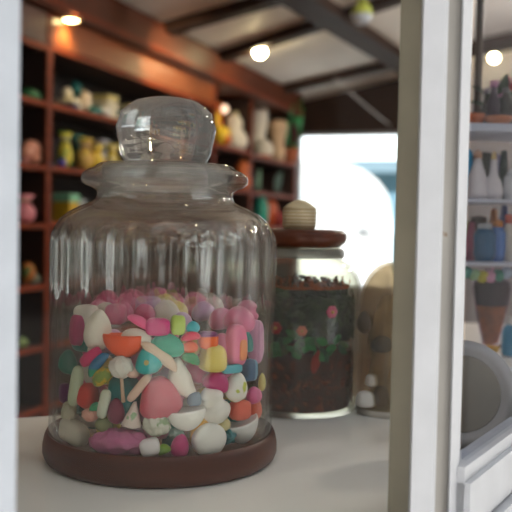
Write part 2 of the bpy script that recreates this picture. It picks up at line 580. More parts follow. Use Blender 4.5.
# ------------------------------------------------------------------ display counter
cp = [A0 + nA * -0.004 + dA * -0.05, C0 - nA * 0.01, G0 - Vector((dG.y, -dG.x, 0)) * 0.02, E0 - Vector((dG.y, -dG.x, 0)) * 0.02]
bk0 = on_z(-40, 421, ZC); bk1 = on_z(395, 393, ZC)
cpl = [(A0 - dA * .05 - nA * .006), C0 - nA * .008 - dA * 0.005, G0 - Vector((dG.y, -dG.x, 0)) * .022, E0 - Vector((dG.y, -dG.x, 0)) * .02]
cpl[0] = A0 + dA * .01 - nA * .006
out = [(p.x, p.y) for p in cpl] + [(E0.x + .35, E0.y + .05), (1.0, 2.25), (0.50, 2.25), (bk1.x + 0.02, bk1.y), (bk0.x, bk0.y), (bk0.x, A0.y + (A0.x - bk0.x) * math.tan(TH) + .035)]
t = thing('display_counter', 'cream white shop window counter carrying the glass jars', 'counter', (0, 0, 0))
b = prism(out, ZC - 0.045, ZC)
es = [e for e in b.edges]
bmesh.ops.bevel(b, geom=es, offset=0.004, segments=2, affect='EDGES')
obj('worktop', b, COUNTER, t, smooth=False)
inn = []
cx_ = sum(p[0] for p in out) / len(out); cy_ = sum(p[1] for p in out) / len(out)
for (x, y) in out:
    inn.append((x + (cx_ - x) * 0.05, y + (cy_ - y) * 0.05))
obj('cabinet_body', prism(inn, 0.02, ZC - 0.045), mat((190, 184, 172), 0.6, 10, 0.05), t, smooth=False)

# ------------------------------------------------------------------ bookcase on the left wall
bc = thing('bookcase', 'tall red-brown wooden shelving unit along the left wall', 'bookcase', W(-2.2, 0, 0.02), ROTW)
# local axes: x = u (0 front, -0.32 back), y = v
UP = [2.50, 3.33, 5.28, 6.00, 7.12]
ZS = lambda z: z - 0.02
def bpart(name, lo, hi, m, bev=0.004):
    return obj(name, box(lo, hi, bev), m, bc, smooth=False)
def child(par, name, lo, hi, m):
    return obj(name, box(lo, hi, .002), m, par, smooth=False)
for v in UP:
    up_ = bpart('upright', (-0.32, v - 0.020, 0), (-0.012, v + 0.020, ZS(2.12)), WOODSHADE)
    child(up_, 'front_edge', (-0.012, v - 0.022, 0), (0.0, v + 0.022, ZS(2.12)), WOOD)  # separate strip keeps the lit wood tone; the board behind is painted shaded
bpart('back_panel', (-0.33, 2.48, 0), (-0.318, 7.14, ZS(2.26)), WOODDK, 0)  # back darkened too: the unlit depth of the bays is in its colour
bpart('cornice', (-0.32, 2.48, ZS(2.085)), (0.05, 7.14, ZS(2.275)), mat((84, 40, 21), 0.5, 6, 0.2, spec=.2, stretch=(4, 1, 4)))
bpart('cornice_moulding', (0.05, 2.48, ZS(2.10)), (0.062, 7.14, ZS(2.13)), WOOD)
bpart('lighting_panel', (-0.02, 3.352, ZS(1.95)), (-0.004, 5.258, ZS(2.11)), WOODPANEL, 0)
bpart('lighting_panel', (-0.02, 2.522, ZS(1.94)), (-0.004, 3.308, ZS(2.11)), mat((84, 44, 26), 0.4, 5, 0.2), 0)
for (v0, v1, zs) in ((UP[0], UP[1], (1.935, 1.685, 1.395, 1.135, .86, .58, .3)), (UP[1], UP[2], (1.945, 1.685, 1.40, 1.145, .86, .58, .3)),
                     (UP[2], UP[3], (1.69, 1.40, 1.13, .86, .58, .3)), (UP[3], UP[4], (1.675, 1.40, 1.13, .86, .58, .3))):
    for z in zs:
        sh_ = bpart('shelf', (-0.318, v0 + 0.022, ZS(z) - 0.024), (-0.014, v1 - 0.022, ZS(z)), WOODSHADE, 0.002)
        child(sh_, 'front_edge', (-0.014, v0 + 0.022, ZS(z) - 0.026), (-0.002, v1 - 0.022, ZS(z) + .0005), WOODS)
bpart('plinth', (-0.3, 2.5, 0), (-0.03, 7.12, 0.1), WOOD)

def shelf_pt(px, py, z, du=-0.10):
    p = on_plane(px, py, n_, -2.2 + du)
    return W(-2.2 + du, p.dot(w_), z)

def psize(p):
    """metres per photo pixel at a point"""
    return (p - ORG).dot(ray(256, 256).normalized()) / F

# downlights under the cornice
DL = mat((190, 160, 110), 0.3, 5, metal=0.8)
dl_em = emit((255, 226, 160), 25)
def downlight(v, label):
    t = thing('downlight', label, 'light', W(-2.165, v, 2.086), ROTW)
    b = lathe([(0.036, 0.0), (0.05, 0.0), (0.052, -0.006), (0.048, -0.012), (0.037, -0.012)], 32, close=True)
    obj('trim_ring', b, DL, t)
    b = lathe([(0, -0.018), (0.02, -0.017), (0.034, -0.011), (0.036, -0.002), (0, -0.001)], 32)
    obj('bulb', b, dl_em, t)
    l = bpy.data.lights.new('downlight_beam', 'SPOT'); l.energy = 5; l.color = (1, .78, .46); l.spot_size = 2.4; l.spot_blend = 0.6; l.shadow_soft_size = 0.03
    lo = bpy.data.objects.new('downlight_beam', l); COL.objects.link(lo); lo.parent = t; lo.location = (0, 0, -0.03)
pd = on_plane(71, 29, n_, -2.165)
downlight(pd.dot(w_), 'glowing round downlight under the cornice at the left of the bookcase')

# ceiling globes
def globe(px, py, label, strength=110, r=0.040):
    p = cpt(px, py, r + 0.03)
    t = thing('ceiling_globe', label, 'lamp', p, 0, 'round globe lamps on the ceiling')
    obj('bulb', lathe([(0, -r)] + [(r * math.sin(a), -r * math.cos(a)) for a in [PI * k / 16 for k in range(1, 16)]] + [(0, r)], 32), emit((255, 232, 176), strength), t)
    obj('holder', lathe([(0, r - .005), (.03, r - .004), (.032, r + .04), (0, r + .045)], 24), mat((120, 100, 70), 0.4), t)
globe(260, 52, 'glowing globe bulb on the white ceiling above the bookcase end')
globe(494, 58, 'glowing globe bulb seen high up through the right window pane', 70, 0.036)
for k, (u, v) in enumerate(((0.9, 3.2), (0.5, 5.4))):  # unseen fill lights without fixtures, added to brighten the ceiling and shop
    l = bpy.data.lights.new('added_fill', 'POINT'); l.energy = 75; l.color = (1, .90, .78); l.shadow_soft_size = 0.09
    lo = bpy.data.objects.new('added_fill', l); COL.objects.link(lo); lo.location = W(u, v, ceil_z(u) - 0.42)

l = bpy.data.lights.new('added_panel_spot', 'SPOT'); l.energy = 130; l.color = (1, .80, .50); l.spot_size = .62; l.spot_blend = .8; l.shadow_soft_size = .03  # unseen spot with no fixture, added for the bright patch on the panel
lo = bpy.data.objects.new('added_panel_spot', l); COL.objects.link(lo)
lo.location = W(-1.35, 3.9, ceil_z(-1.35) - .1)
lo.rotation_euler = (lo.location - W(-2.2, 4.5, 2.02)).to_track_quat('Z', 'Y').to_euler()

# hanging things at the ceiling
p = at_depth(362, 9, 4.6)
t = thing('hanging_lamp', 'yellow-green lampshade hanging from the ceiling beside the long beam', 'lamp', p)
obj('shade', lathe([(.022, .05), (.05, -.0), (.062, -.03), (.058, -.032), (.046, 0), (.02, .046)], 28, close=True), mat((190, 205, 90), 0.4, 10, 0.1), t)
obj('diffuser', lathe([(0, -.085), (.03, -.08), (.05, -.06), (.055, -.03), (0, -.028)], 28), mat((200, 212, 228), 0.3, 10, 0.05), t)
obj('cord', tube([(0, 0, .05), (0, 0, max(.1, ceil_z(p.dot(n_)) - p.z))], .004), mat((60, 50, 44)), t)
p = cpt(335, 79, 0.07); q = on_plane(392, 127, w_, 7.40)
o = obj('hanging_cable', tube([p, p + (q - p) * .3 + Vector((0, 0, -.006)), p + (q - p) * .65 + Vector((0, 0, -.006)), q], 0.0038), mat((246, 246, 250), 0.4, 10, .05))
tag(o, 'thin pale cable running from the ceiling beam down to the window header', 'cable')

# ------------------------------------------------------------------ generic goods builders (local: x across, y deep, z up, base at 0)
def lathe_thing(name, label, cat, loc, parts, rotz=0, group=None):
    """parts: (part name, profile, material)"""
    if len(parts) == 1:
        o = obj(name, lathe(parts[0][1], 24), parts[0][2], None, loc, rotz)
        return tag(o, label, cat, group)
    t = thing(name, label, cat, loc, rotz, group)
    for nm, prof, m in parts:
        obj(nm, lathe(prof, 24), m, t)
    return t

def pouch_bm(w, h, d, seed=0):
    """soft gathered bag: pillow body"""
    b = bmesh.new()
    bmesh.ops.create_uvsphere(b, u_segments=26, v_segments=18, radius=1)
    rnd = random.Random(seed); o = Vector((rnd.random() * 30, rnd.random() * 30, 0))
    for v in b.verts:
        x, y, z = v.co; a = math.atan2(y, x)
        z = sgp(z, .7)
        k = 1 + 0.06 * math.sin(9 * a) * max(0, z) + 0.09 * noise.noise(Vector((x, y, z)) * 1.8 + o)
        x, y = sgp(x, .8) * k, sgp(y, .8) * k
        if z > 0.2: 
            q = 1 - 0.45 * (z - .2) / .8; x *= q; y *= q
        v.co = (x * w / 2, y * d / 2, (z + 1) * h / 2)
    return b

def pouch(label, loc, w, h, d, m, mt, seed=0, rotz=0, group=None, name='gift_pouch', cat='pouch'):
    t = thing(name, label, cat, loc, rotz, group)
    obj('body', pouch_bm(w, h * .78, d, seed), m, t)
    r = w * .33
    def rf(a, rr, z):
        return rr * (1 + 0.12 * math.cos(8 * a)) 
    obj('ruffle', lathe([(0, h * .74), (r, h * .74), (r * .8, h * .8), (r * 1.4, h), (r * 1.25, h), (r * .6, h * .82), (0, h * .8)], 32, rf=rf, sy=d / w), m, t)
    obj('ribbon', lathe([(r * .7, h * .77), (r * 1.05, h * .765), (r * 1.08, h * .80), (r * .7, h * .805)], 24, close=True, sy=d / w), mt, t)
    return t

def box_thing(name, label, cat, loc, w, d, h, m, ml=None, rotz=0, lid=0.25, group=None, bev=0.006):
    t = thing(name, label, cat, loc, rotz, group)
    obj('body', box((-w / 2, -d / 2, 0), (w / 2, d / 2, h * (1 - lid)), bev), m, t, smooth=False)
    obj('lid', box((-w / 2 - .003, -d / 2 - .003, h * (1 - lid)), (w / 2 + .003, d / 2 + .003, h), bev), ml or m, t, smooth=False)
    return t

# shelf goods: facing the room means local -y -> n_
RS = ROTW + PI / 2
CREAM = mat((232, 224, 196), 0.6, 18, 0.1); TEALM = mat((30, 120, 116), 0.5, 20, 0.2)
def goods(px, py, z, wpx, hpx, du=-0.10):
    p = shelf_pt(px, py, z, du); s = psize(p)
    return p, wpx * s, hpx * s

def soap(label, px, z, wpx, hpx, kind, m, du=-.1, lift=0.0, seed=0, name='soap_bar', cat='soap', dep=0.8, part=None):
    p, w, h = goods(px, 110, z, wpx, hpx, du)
    p.z += lift
    b = blob(kind, w / 2, w / 2 * dep, h / 2, seed)
    bmesh.ops.translate(b, verts=b.verts, vec=(0, 0, -min(v.co.z for v in b.verts)))
    o = obj(name, b, m, None, p, RS)
    return tag(o, label, cat)

# --- top shelf, wide bay (y 80-128)
Z1 = 1.685
box_thing('gift_box', 'navy and cream box at the left end of the top shelf', 'box', goods(68, 110, Z1, 1, 1, -.07)[0], .065, .1, .055, mat((34, 52, 92)), CREAM, RS, .5)
soap('cream round soap resting on the navy box, top shelf', 67, Z1, 13, 11, 'egg', CREAM, -.07, .055, 2)
soap('teal soap ball at the top of the left heap on the top shelf', 76, Z1, 13, 14, 'egg', TEALM, -.1, .09, 3)
soap('tan rounded soap right of the teal ball, top shelf', 82, Z1, 12, 26, 'arch', mat((196, 168, 110), .6), -.13, 0, 4)
soap('pinkish cream soap standing in front of the tan one, top shelf', 85, Z1, 14, 19, 'arch', mat((238, 216, 188), .6), -.06, .012, 5)
soap('small dark teal block under the left heap, top shelf', 77, Z1, 12, 20, 'block', TEALM, -.12, 0, 6)
soap('small white soap at the shelf edge below the cream heap', 79, Z1, 8, 7, 'egg', mat((240, 236, 220), .5), -.03, 0, 7)
box_thing('gift_box', 'large cream box with a yellow lid, middle of the top shelf', 'box', goods(103, 110, Z1, 1, 1, -.09)[0], .105, .12, .125, CREAM, mat((222, 206, 132)), RS, .25)
box_thing('gift_box', 'flat dark teal box in front of the large cream box', 'box', goods(92.5, 110, Z1, 1, 1, -.04)[0], .075, .07, .035, TEALM, mat((36, 132, 128)), RS, .4)
soap('white oval soap in front of the large cream box', 105, Z1, 15, 10, 'egg', mat((240, 238, 232), .5), -.02, 0, 8)
box_thing('gift_box', 'teal and cream striped box at the right of the top shelf', 'box', goods(124, 110, Z1, 1, 1, -.1)[0], .13, .12, .075, mat((232, 226, 205), color2=(30, 120, 108), split=(2, .5, 2)), TEALM, RS, .35)
box_thing('gift_box', 'cream box lying on the teal striped box, top shelf', 'box', goods(128, 110, Z1, 1, 1, -.1)[0] + Vector((0, 0, .075)), .12, .1, .035, CREAM, mat((240, 220, 150)), RS, .4)
soap('pink round soap at the shelf edge before the striped box', 128, Z1, 9, 8, 'egg', mat((226, 190, 176), .5), -.02, 0, 9)

# --- second shelf, wide bay: bright bags (y 128-165 ...)
Z2 = 1.40
def bag(label, px, z, wpx, hpx, m, mt, du=-.1, seed=0, lift=0):
    p, w, h = goods(px, 150, z, wpx * 1.2, hpx, du); p.z += lift
    return pouch(label, p, w, h, w * .7, m, mt, seed, RS)
YG = mat((214, 200, 60), .5, 30, .1, color2=(70, 150, 60), split=('noise', 26, .52))
bag('tall yellow and green spotted bag with a pink top, left of the second shelf', 65, Z2, 15, 36, YG, mat((226, 190, 196)), -.05, 11)
soap('small blue-violet ball at the foot of the spotted bag', 63, Z2, 10, 9, 'egg', mat((80, 70, 170), .4), -.02, 0, 12)
bag('dark teal bag beside the yellow spotted bag', 76, Z2, 16, 36, mat((52, 122, 110), .5), mat((150, 160, 150)), -.14, 13)
bag('tan and yellow bag in the middle of the second shelf', 85, Z2, 18, 32, mat((216, 176, 92), .5, 20, .1, color2=(226, 206, 70), split=('noise', 22, .55)), mat((200, 170, 170)), -.06, 14)
bag('yellow bag with grey spots, right of the tan bag', 97, Z2, 15, 27, mat((232, 200, 50), .5, 20, .1, color2=(140, 140, 160), split=('noise', 26, .58)), mat((220, 190, 60)), -.03, 15)
bag('grey-white bag with a bright green bow, second shelf', 103, Z2, 15, 34, mat((198, 198, 204), .5, 20, .08), mat((70, 190, 70)), -.12, 16)
bag('yellow and white bag nearest the jar stopper, second shelf', 112, Z2, 15, 30, mat((236, 210, 70), .5, 20, .1, color2=(240, 238, 226), split=('noise', 24, .52)), mat((220, 180, 50)), -.08, 17)

# --- third shelf
Z3 = 1.145
box_thing('gift_box', 'mustard yellow box with a mint green lid on the third shelf', 'box', goods(66, 190, Z3, 1, 1, -.08)[0], .085, .1, .135, mat((214, 176, 46)), mat((140, 208, 170)), RS, .3)
bag('pale grey-blue bag beside the mustard box', 80, Z3, 17, 22, mat((176, 186, 190), .5), mat((200, 200, 196)), -.1, 18)

# --- left column
def lgoods(px, z, du=-.1):
    return shelf_pt(px, 150, z, du)
p = lgoods(29, 1.685, -.06)
o = obj('soap_dish', blob('dome', .055, .05, .026, 20), mat((24, 110, 62), .35), None, p + Vector((0, 0, .026)), RS)
tag(o, 'dark green domed dish on the upper left shelf', 'dish')
p = lgoods(32, 1.395, -.06)
t = thing('seashell', 'peach coloured curled seashell on the left shelf', 'shell', p, RS)
bsh = bmesh.new()
pts = []; rad = []
for k in range(34):
    a = k / 33 * 2 * PI * 1.55
    q = k / 33
    rr = 0.012 + 0.04 * q
    pts.append((rr * math.cos(a) * 1.0, -0.02 + 0.02 * q, .052 + rr * math.sin(a) * .75)); rad.append(.008 + .024 * q)
tube(pts, rad, 14, bsh)
obj('whorl', bsh, mat((226, 158, 132), .35, 16, .12), t)
obj('tip', lathe([(0, 0), (.02, .006), (.024, .02), (.012, .05), (0, .06)], 18, off=(-.055, 0, .0)), mat((214, 140, 130), .4), t)
box_thing('gift_box', 'dark blue flat box under the edge of the peach seashell', 'box', lgoods(43, 1.395, -.05), .07, .1, .012, mat((36, 40, 70)), mat((40, 46, 84)), RS, .4, bev=.002)
p = lgoods(24, 1.135, -.03)
pouch('large pink pouch slumped on the left shelf, lower one', p, .115, .125, .09, mat((206, 122, 134), .5, 14, .12), mat((120, 160, 90)), 21, RS)
p = lgoods(33, .86, -.06)
soap('orange and green wrapped sweet on the dim lower left shelf', 30, .86, 14, 20, 'crinkle', mat((200, 120, 50), .5, 20, .1, color2=(60, 120, 60), split=('noise', 30, .5)), -.06, 0, 22, 'wrapped_sweet', 'sweet')
soap('pale grey-green pebble soap on the dim lower left shelf', 37, .86, 14, 10, 'egg', mat((140, 150, 130), .5), -.05, 0, 23)
soap('light green soap on the lowest visible left shelf', 24, .58, 14, 10, 'egg', mat((150, 178, 110), .5), -.05, 0, 24)

# --- narrow bay
ZB = 1.69
def bgoods(px, z, du=-.1):
    return shelf_pt(px, 130, z, du)
def figure(label, px, z, prof, m, du, extra=None, name='figurine', cat='figurine'):
    p = bgoods(px, z, du); s = psize(p)
    pr = [(r * s, h * s) for r, h in prof]
    if not extra:
        return tag(obj(name, lathe(pr, 24), m, None, p, RS), label, cat)
    t = thing(name, label, cat, p, RS)
    obj('body', lathe(pr, 24), m, t)
    for nm, b, mm in extra(s):
        obj(nm, b, mm, t)
    return t
WH = mat((236, 228, 214), .55, 16, .06)
YEL = mat((240, 200, 40), .45); ORG_ = mat((222, 112, 36), .45)
def sph(r, c, sx=1, sy=1, sz=1):
    b = bmesh.new(); bmesh.ops.create_uvsphere(b, u_segments=20, v_segments=14, radius=1)
    for v in b.verts: v.co = Vector((c[0] + v.co.x * r * sx, c[1] + v.co.y * r * sy, c[2] + v.co.z * r * sz))
    return b
figure('white plush bird with a pointed crest in the narrow bay', 234, ZB, [(0, 0), (11, 1), (14, 7), (13.5, 14), (10, 19), (7.5, 22), (8.5, 27), (7, 32), (3, 35.5), (0, 36)], WH, -.10,
       lambda s: [('wing', sph(7 * s, (-11 * s, -4 * s, 11 * s), .6, .8, 1.3), WH), ('tail', sph(7 * s, (11 * s, 0, 10 * s), 1, .8, 1.2), mat((226, 224, 232), .5)), ('crest', sph(3 * s, (4 * s, 0, 35 * s), 1.2, 1, 1.6), mat((238, 226, 176), .5))], 'plush_bird', 'toy')
figure('yellow and orange toy chick in front of the white plush bird', 221, ZB, [(0, 0), (8, 1), (10, 8), (8, 16), (0, 20)], YEL, -.03,
       lambda s: [('belly', sph(7 * s, (0, -4 * s, 6 * s)), ORG_)], 'toy_chick', 'toy')
figure('yellow duck figurine left of the white plush bird', 212, ZB, [(0, 0), (6, 1), (7, 6), (7, 20), (8, 28), (6, 34), (0, 36)], YEL, -.12, 
       lambda s: [('beak', sph(3 * s, (5 * s, -5 * s, 28 * s), 1.5, 1, .7), ORG_)], 'duck_figurine', 'figurine')
figure('orange lantern with a glowing candle in the narrow bay', 217, ZB, [(0, 0), (5, .5), (5.5, 30), (3, 33), (7, 34), (8, 42), (5, 47), (0, 48)], ORG_, -.20,
       lambda s: [('flame', sph(4.2 * s, (-1 * s, -8 * s, 40 * s)), emit((255, 214, 180), 2.2))], 'lantern', 'lantern')
# --- far bay
ZF = 1.675
GRN = mat((44, 172, 92), .45, 16, .15)
figure('tall white skittle shaped bottle in the far bay', 258, ZF, [(0, 0), (9, 1), (9.5, 20), (7, 22), (8, 26), (10, 40), (9, 54), (5, 60), (0, 61)], WH, -.16)
figure('white round ball jar in front of the tall white bottle', 264, ZF, [(0, 0), (6, .5), (9, 5), (10, 10), (8, 16), (4, 19), (0, 20)], WH, -.07,
       lambda s: [('base', lathe([(0, 0), (7 * s, 0), (8 * s, 4 * s), (0, 4 * s)], 20), mat((190, 110, 80), .5))], 'round_jar', 'jar')
figure('beige flared vase in the far bay', 278, ZF, [(0, 0), (7, 1), (7.5, 10), (6, 20), (9, 30), (10, 37), (7, 41), (0, 42)], mat((216, 184, 150), .55), -.05, None, 'vase', 'vase')
def leaf_bm(w, h, bend=.2):
    b = bmesh.new(); rows = []
    for i in range(9):
        t_ = i / 8; ww = w / 2 * math.sin(PI * min(1, t_ * .92 + .06)) ** .8
        y0 = -bend * h * t_ * t_
        rows.append([b.verts.new((x * ww, y0 + abs(x) * .08 * w, t_ * h)) for x in (-1, -.5, 0, .5, 1)])
    for r0, r1 in zip(rows, rows[1:]):
        for k in range(4):
            b.faces.new((r0[k], r0[k + 1], r1[k + 1], r1[k]))
    bmesh.ops.solidify(b, geom=b.faces[:], thickness=-.002)
    return b
p = bgoods(291, ZF, -.0); s = psize(p)
t = thing('leafy_plant', 'potted plant with broad green leaves at the far end of the shelves', 'plant', p, RS)
obj('pot', lathe([(0, 0), (7 * s, 0), (9 * s, 14 * s), (8 * s, 15 * s), (7 * s, 13 * s), (0, 13 * s)], 24), mat((170, 96, 64), .7), t)
for k, (dx, rz, ry, hh, ww) in enumerate(((-2, .2, -.45, 46, 22), (2, -.3, .35, 46, 20), (0, .5, .05, 52, 22), (1, 2.6, .3, 40, 18), (-1, -.8, -.15, 30, 20), (0, 1.3, .6, 34, 16))):
    b = leaf_bm(ww * s, hh * s)
    bmesh.ops.rotate(b, verts=b.verts, matrix=Matrix.Rotation(ry, 3, 'Y') @ Matrix.Rotation(rz, 3, 'Z'))
    bmesh.ops.translate(b, verts=b.verts, vec=(dx * s, 0, 13 * s))
    obj('leaf', b, GRN if k != 4 else mat((96, 40, 48), .5), t)
# lower shelf of the far bays
ZL = 1.40
def leaf_orn(label, px, py, z, w, h, m, tilt, du=-.05):
    p = bgoods(px, z, du); s = psize(p)
    t = thing('leaf_ornament', label, 'ornament', p, RS)
    b = leaf_bm(w * s, h * s, .1)
    bmesh.ops.rotate(b, verts=b.verts, matrix=Matrix.Rotation(tilt, 3, 'Y'))
    bmesh.ops.translate(b, verts=b.verts, vec=(0, 0, .004))
    obj('leaf', b, m, t)
    obj('stand', lathe([(0, 0), (6 * s, 0), (5 * s, 3 * s), (0, 3.5 * s)], 18), mat((60, 50, 44)), t)
leaf_orn('pale green leaf shaped ornament, left in the far bay below the vases', 261, 0, 1.40, 14, 24, mat((140, 180, 140), .4), -.2)
leaf_orn('dark green leaf shaped ornament leaning in the far bay below the vases', 278, 0, 1.40, 20, 26, mat((70, 104, 78), .4), .5)
ZL2 = 1.13
figure('teal and white striped bottle on the lower far shelf', 263, ZL2, [(0, 0), (6, 1), (7, 10), (7, 22), (4, 28), (3, 33), (0, 34)], mat((34, 150, 130), .4, 20, .1, color2=(226, 226, 216), split=(0, .5)), -.05, None, 'bottle', 'bottle')
figure('orange round bottle on the lower far shelf', 271, ZL2, [(0, 0), (7, 1), (9, 12), (8, 22), (4, 28), (0, 29)], mat((206, 92, 44), .45), -.10, None, 'bottle', 'bottle')
figure('dark red squat jar at the shelf edge by the orange bottle', 281, ZL2, [(0, 0), (7, 1), (8, 8), (5, 14), (0, 15)], mat((150, 50, 50), .45), -.02, None, 'round_jar', 'jar')
figure('orange-brown carved figurine on the middle shelf of the narrow bay', 243, 1.40, [(0, 0), (9, 1), (10, 8), (7, 16), (8, 24), (0, 32)], mat((186, 92, 40), .45, 20, .2), -.05)

# ------------------------------------------------------------------ large candy jar
JC = on_z(161, 455, ZC)
jar = thing('candy_jar', 'large glass candy jar with ball stopper on a dark wooden base', 'jar', (JC.x, JC.y, ZC))
obj('wooden_base', lathe([(0, 0), (.117, 0), (.1215, .003), (.124, .009), (.124, .017), (.1222, .026), (.1202, .0305), (.1188, .031), (.1186, .011), (0, .011)], 96), BASEWOOD, jar)
FL = 24
def flute(a, r, z):
    if r < .1: return r
    amp = 0.0
    if .03 < z < .25:
        k = min(1, max(0, (z - .158) / .02)); k2 = min(1, max(0, (.243 - z) / .006))
        amp = (.00022 + .0016 * k) * k2 * min(1, (z - .03) / .02)
    return r + amp * (2.2 * abs(math.cos(FL * a / 2)) ** 1.5 - 1.6 + .35 * math.sin(7 * a + 1))
po = [(0, .012), (.10, .012), (.112, .014), (.1165, .02), (.118, .03)] + [(.118, .03 + .0125 * k) for k in range(1, 17)] + [(.1178, .236), (.117, .242), (.1145, .25), (.109, .2585), (.101, .2655), (.09, .2715), (.08, .2755), (.0735, .279), (.0712, .284), (.0718, .289), (.077, .292), (.0835, .2945), (.0872, .298), (.088, .3025), (.0862, .307), (.081, .3105), (.075, .3125), (.072, .3155), (.0695, .317)]
pi_ = [(.0665, .316), (.066, .30), (.066, .285), (.069, .276), (.078, .270), (.09, .2655), (.1, .2595), (.107, .252), (.1115, .243), (.1135, .234), (.114, .225), (.114, .035), (.112, .026), (.105, .022), (0, .0215)]
jg = glass((254, 254, 253), thick=.42, thick_lo=.0, zlo=.162, zhi=.185, refl=.8, ior=1.45, wavy=.2, rough=0.0, haze=0.028, hazecol=(214, 202, 180))
low = lambda pr: [(r, z - .0065 * min(1, max(0, (z - .16) / .07))) for r, z in pr]
obj('glass_body', lathe(low(po) + low(pi_), 240, rf=flute), jg, jar)
stg = glass((248, 249, 249), thick=.62, refl=1.0, ior=1.4, wavy=.15, haze=.16, hazecol=(235, 235, 235))
def ripple(a, r, z):
    return r + .0010 * math.sin(z * 470)
obj('stopper', lathe([(0, .284), (.055, .284), (.0605, .287), (.0625, .304), (.058, .3095), (.043, .310), (.0435, .314), (.047, .322), (.0503, .332), (.0520, .342), (.0522, .350), (.0508, .3585), (.0475, .3655), (.0415, .372), (.033, .377), (.02, .3805), (.008, .3818), (0, .382)], 96, rf=ripple), stg, jar)

# candies in the jar -------------------------------------------------
RIN = .1135
def cyl_hit(px, py, R):
    d = ray(px, py); o = ORG - Vector((JC.x, JC.y, 0))
    a = d.x ** 2 + d.y ** 2; b_ = 2 * (o.x * d.x + o.y * d.y); c = o.x ** 2 + o.y ** 2 - R * R
    D = b_ * b_ - 4 * a * c
    if D < 0:
        t_ = -b_ / (2 * a)
    else:
        t_ = (-b_ - math.sqrt(D)) / (2 * a)
    return ORG + d * t_

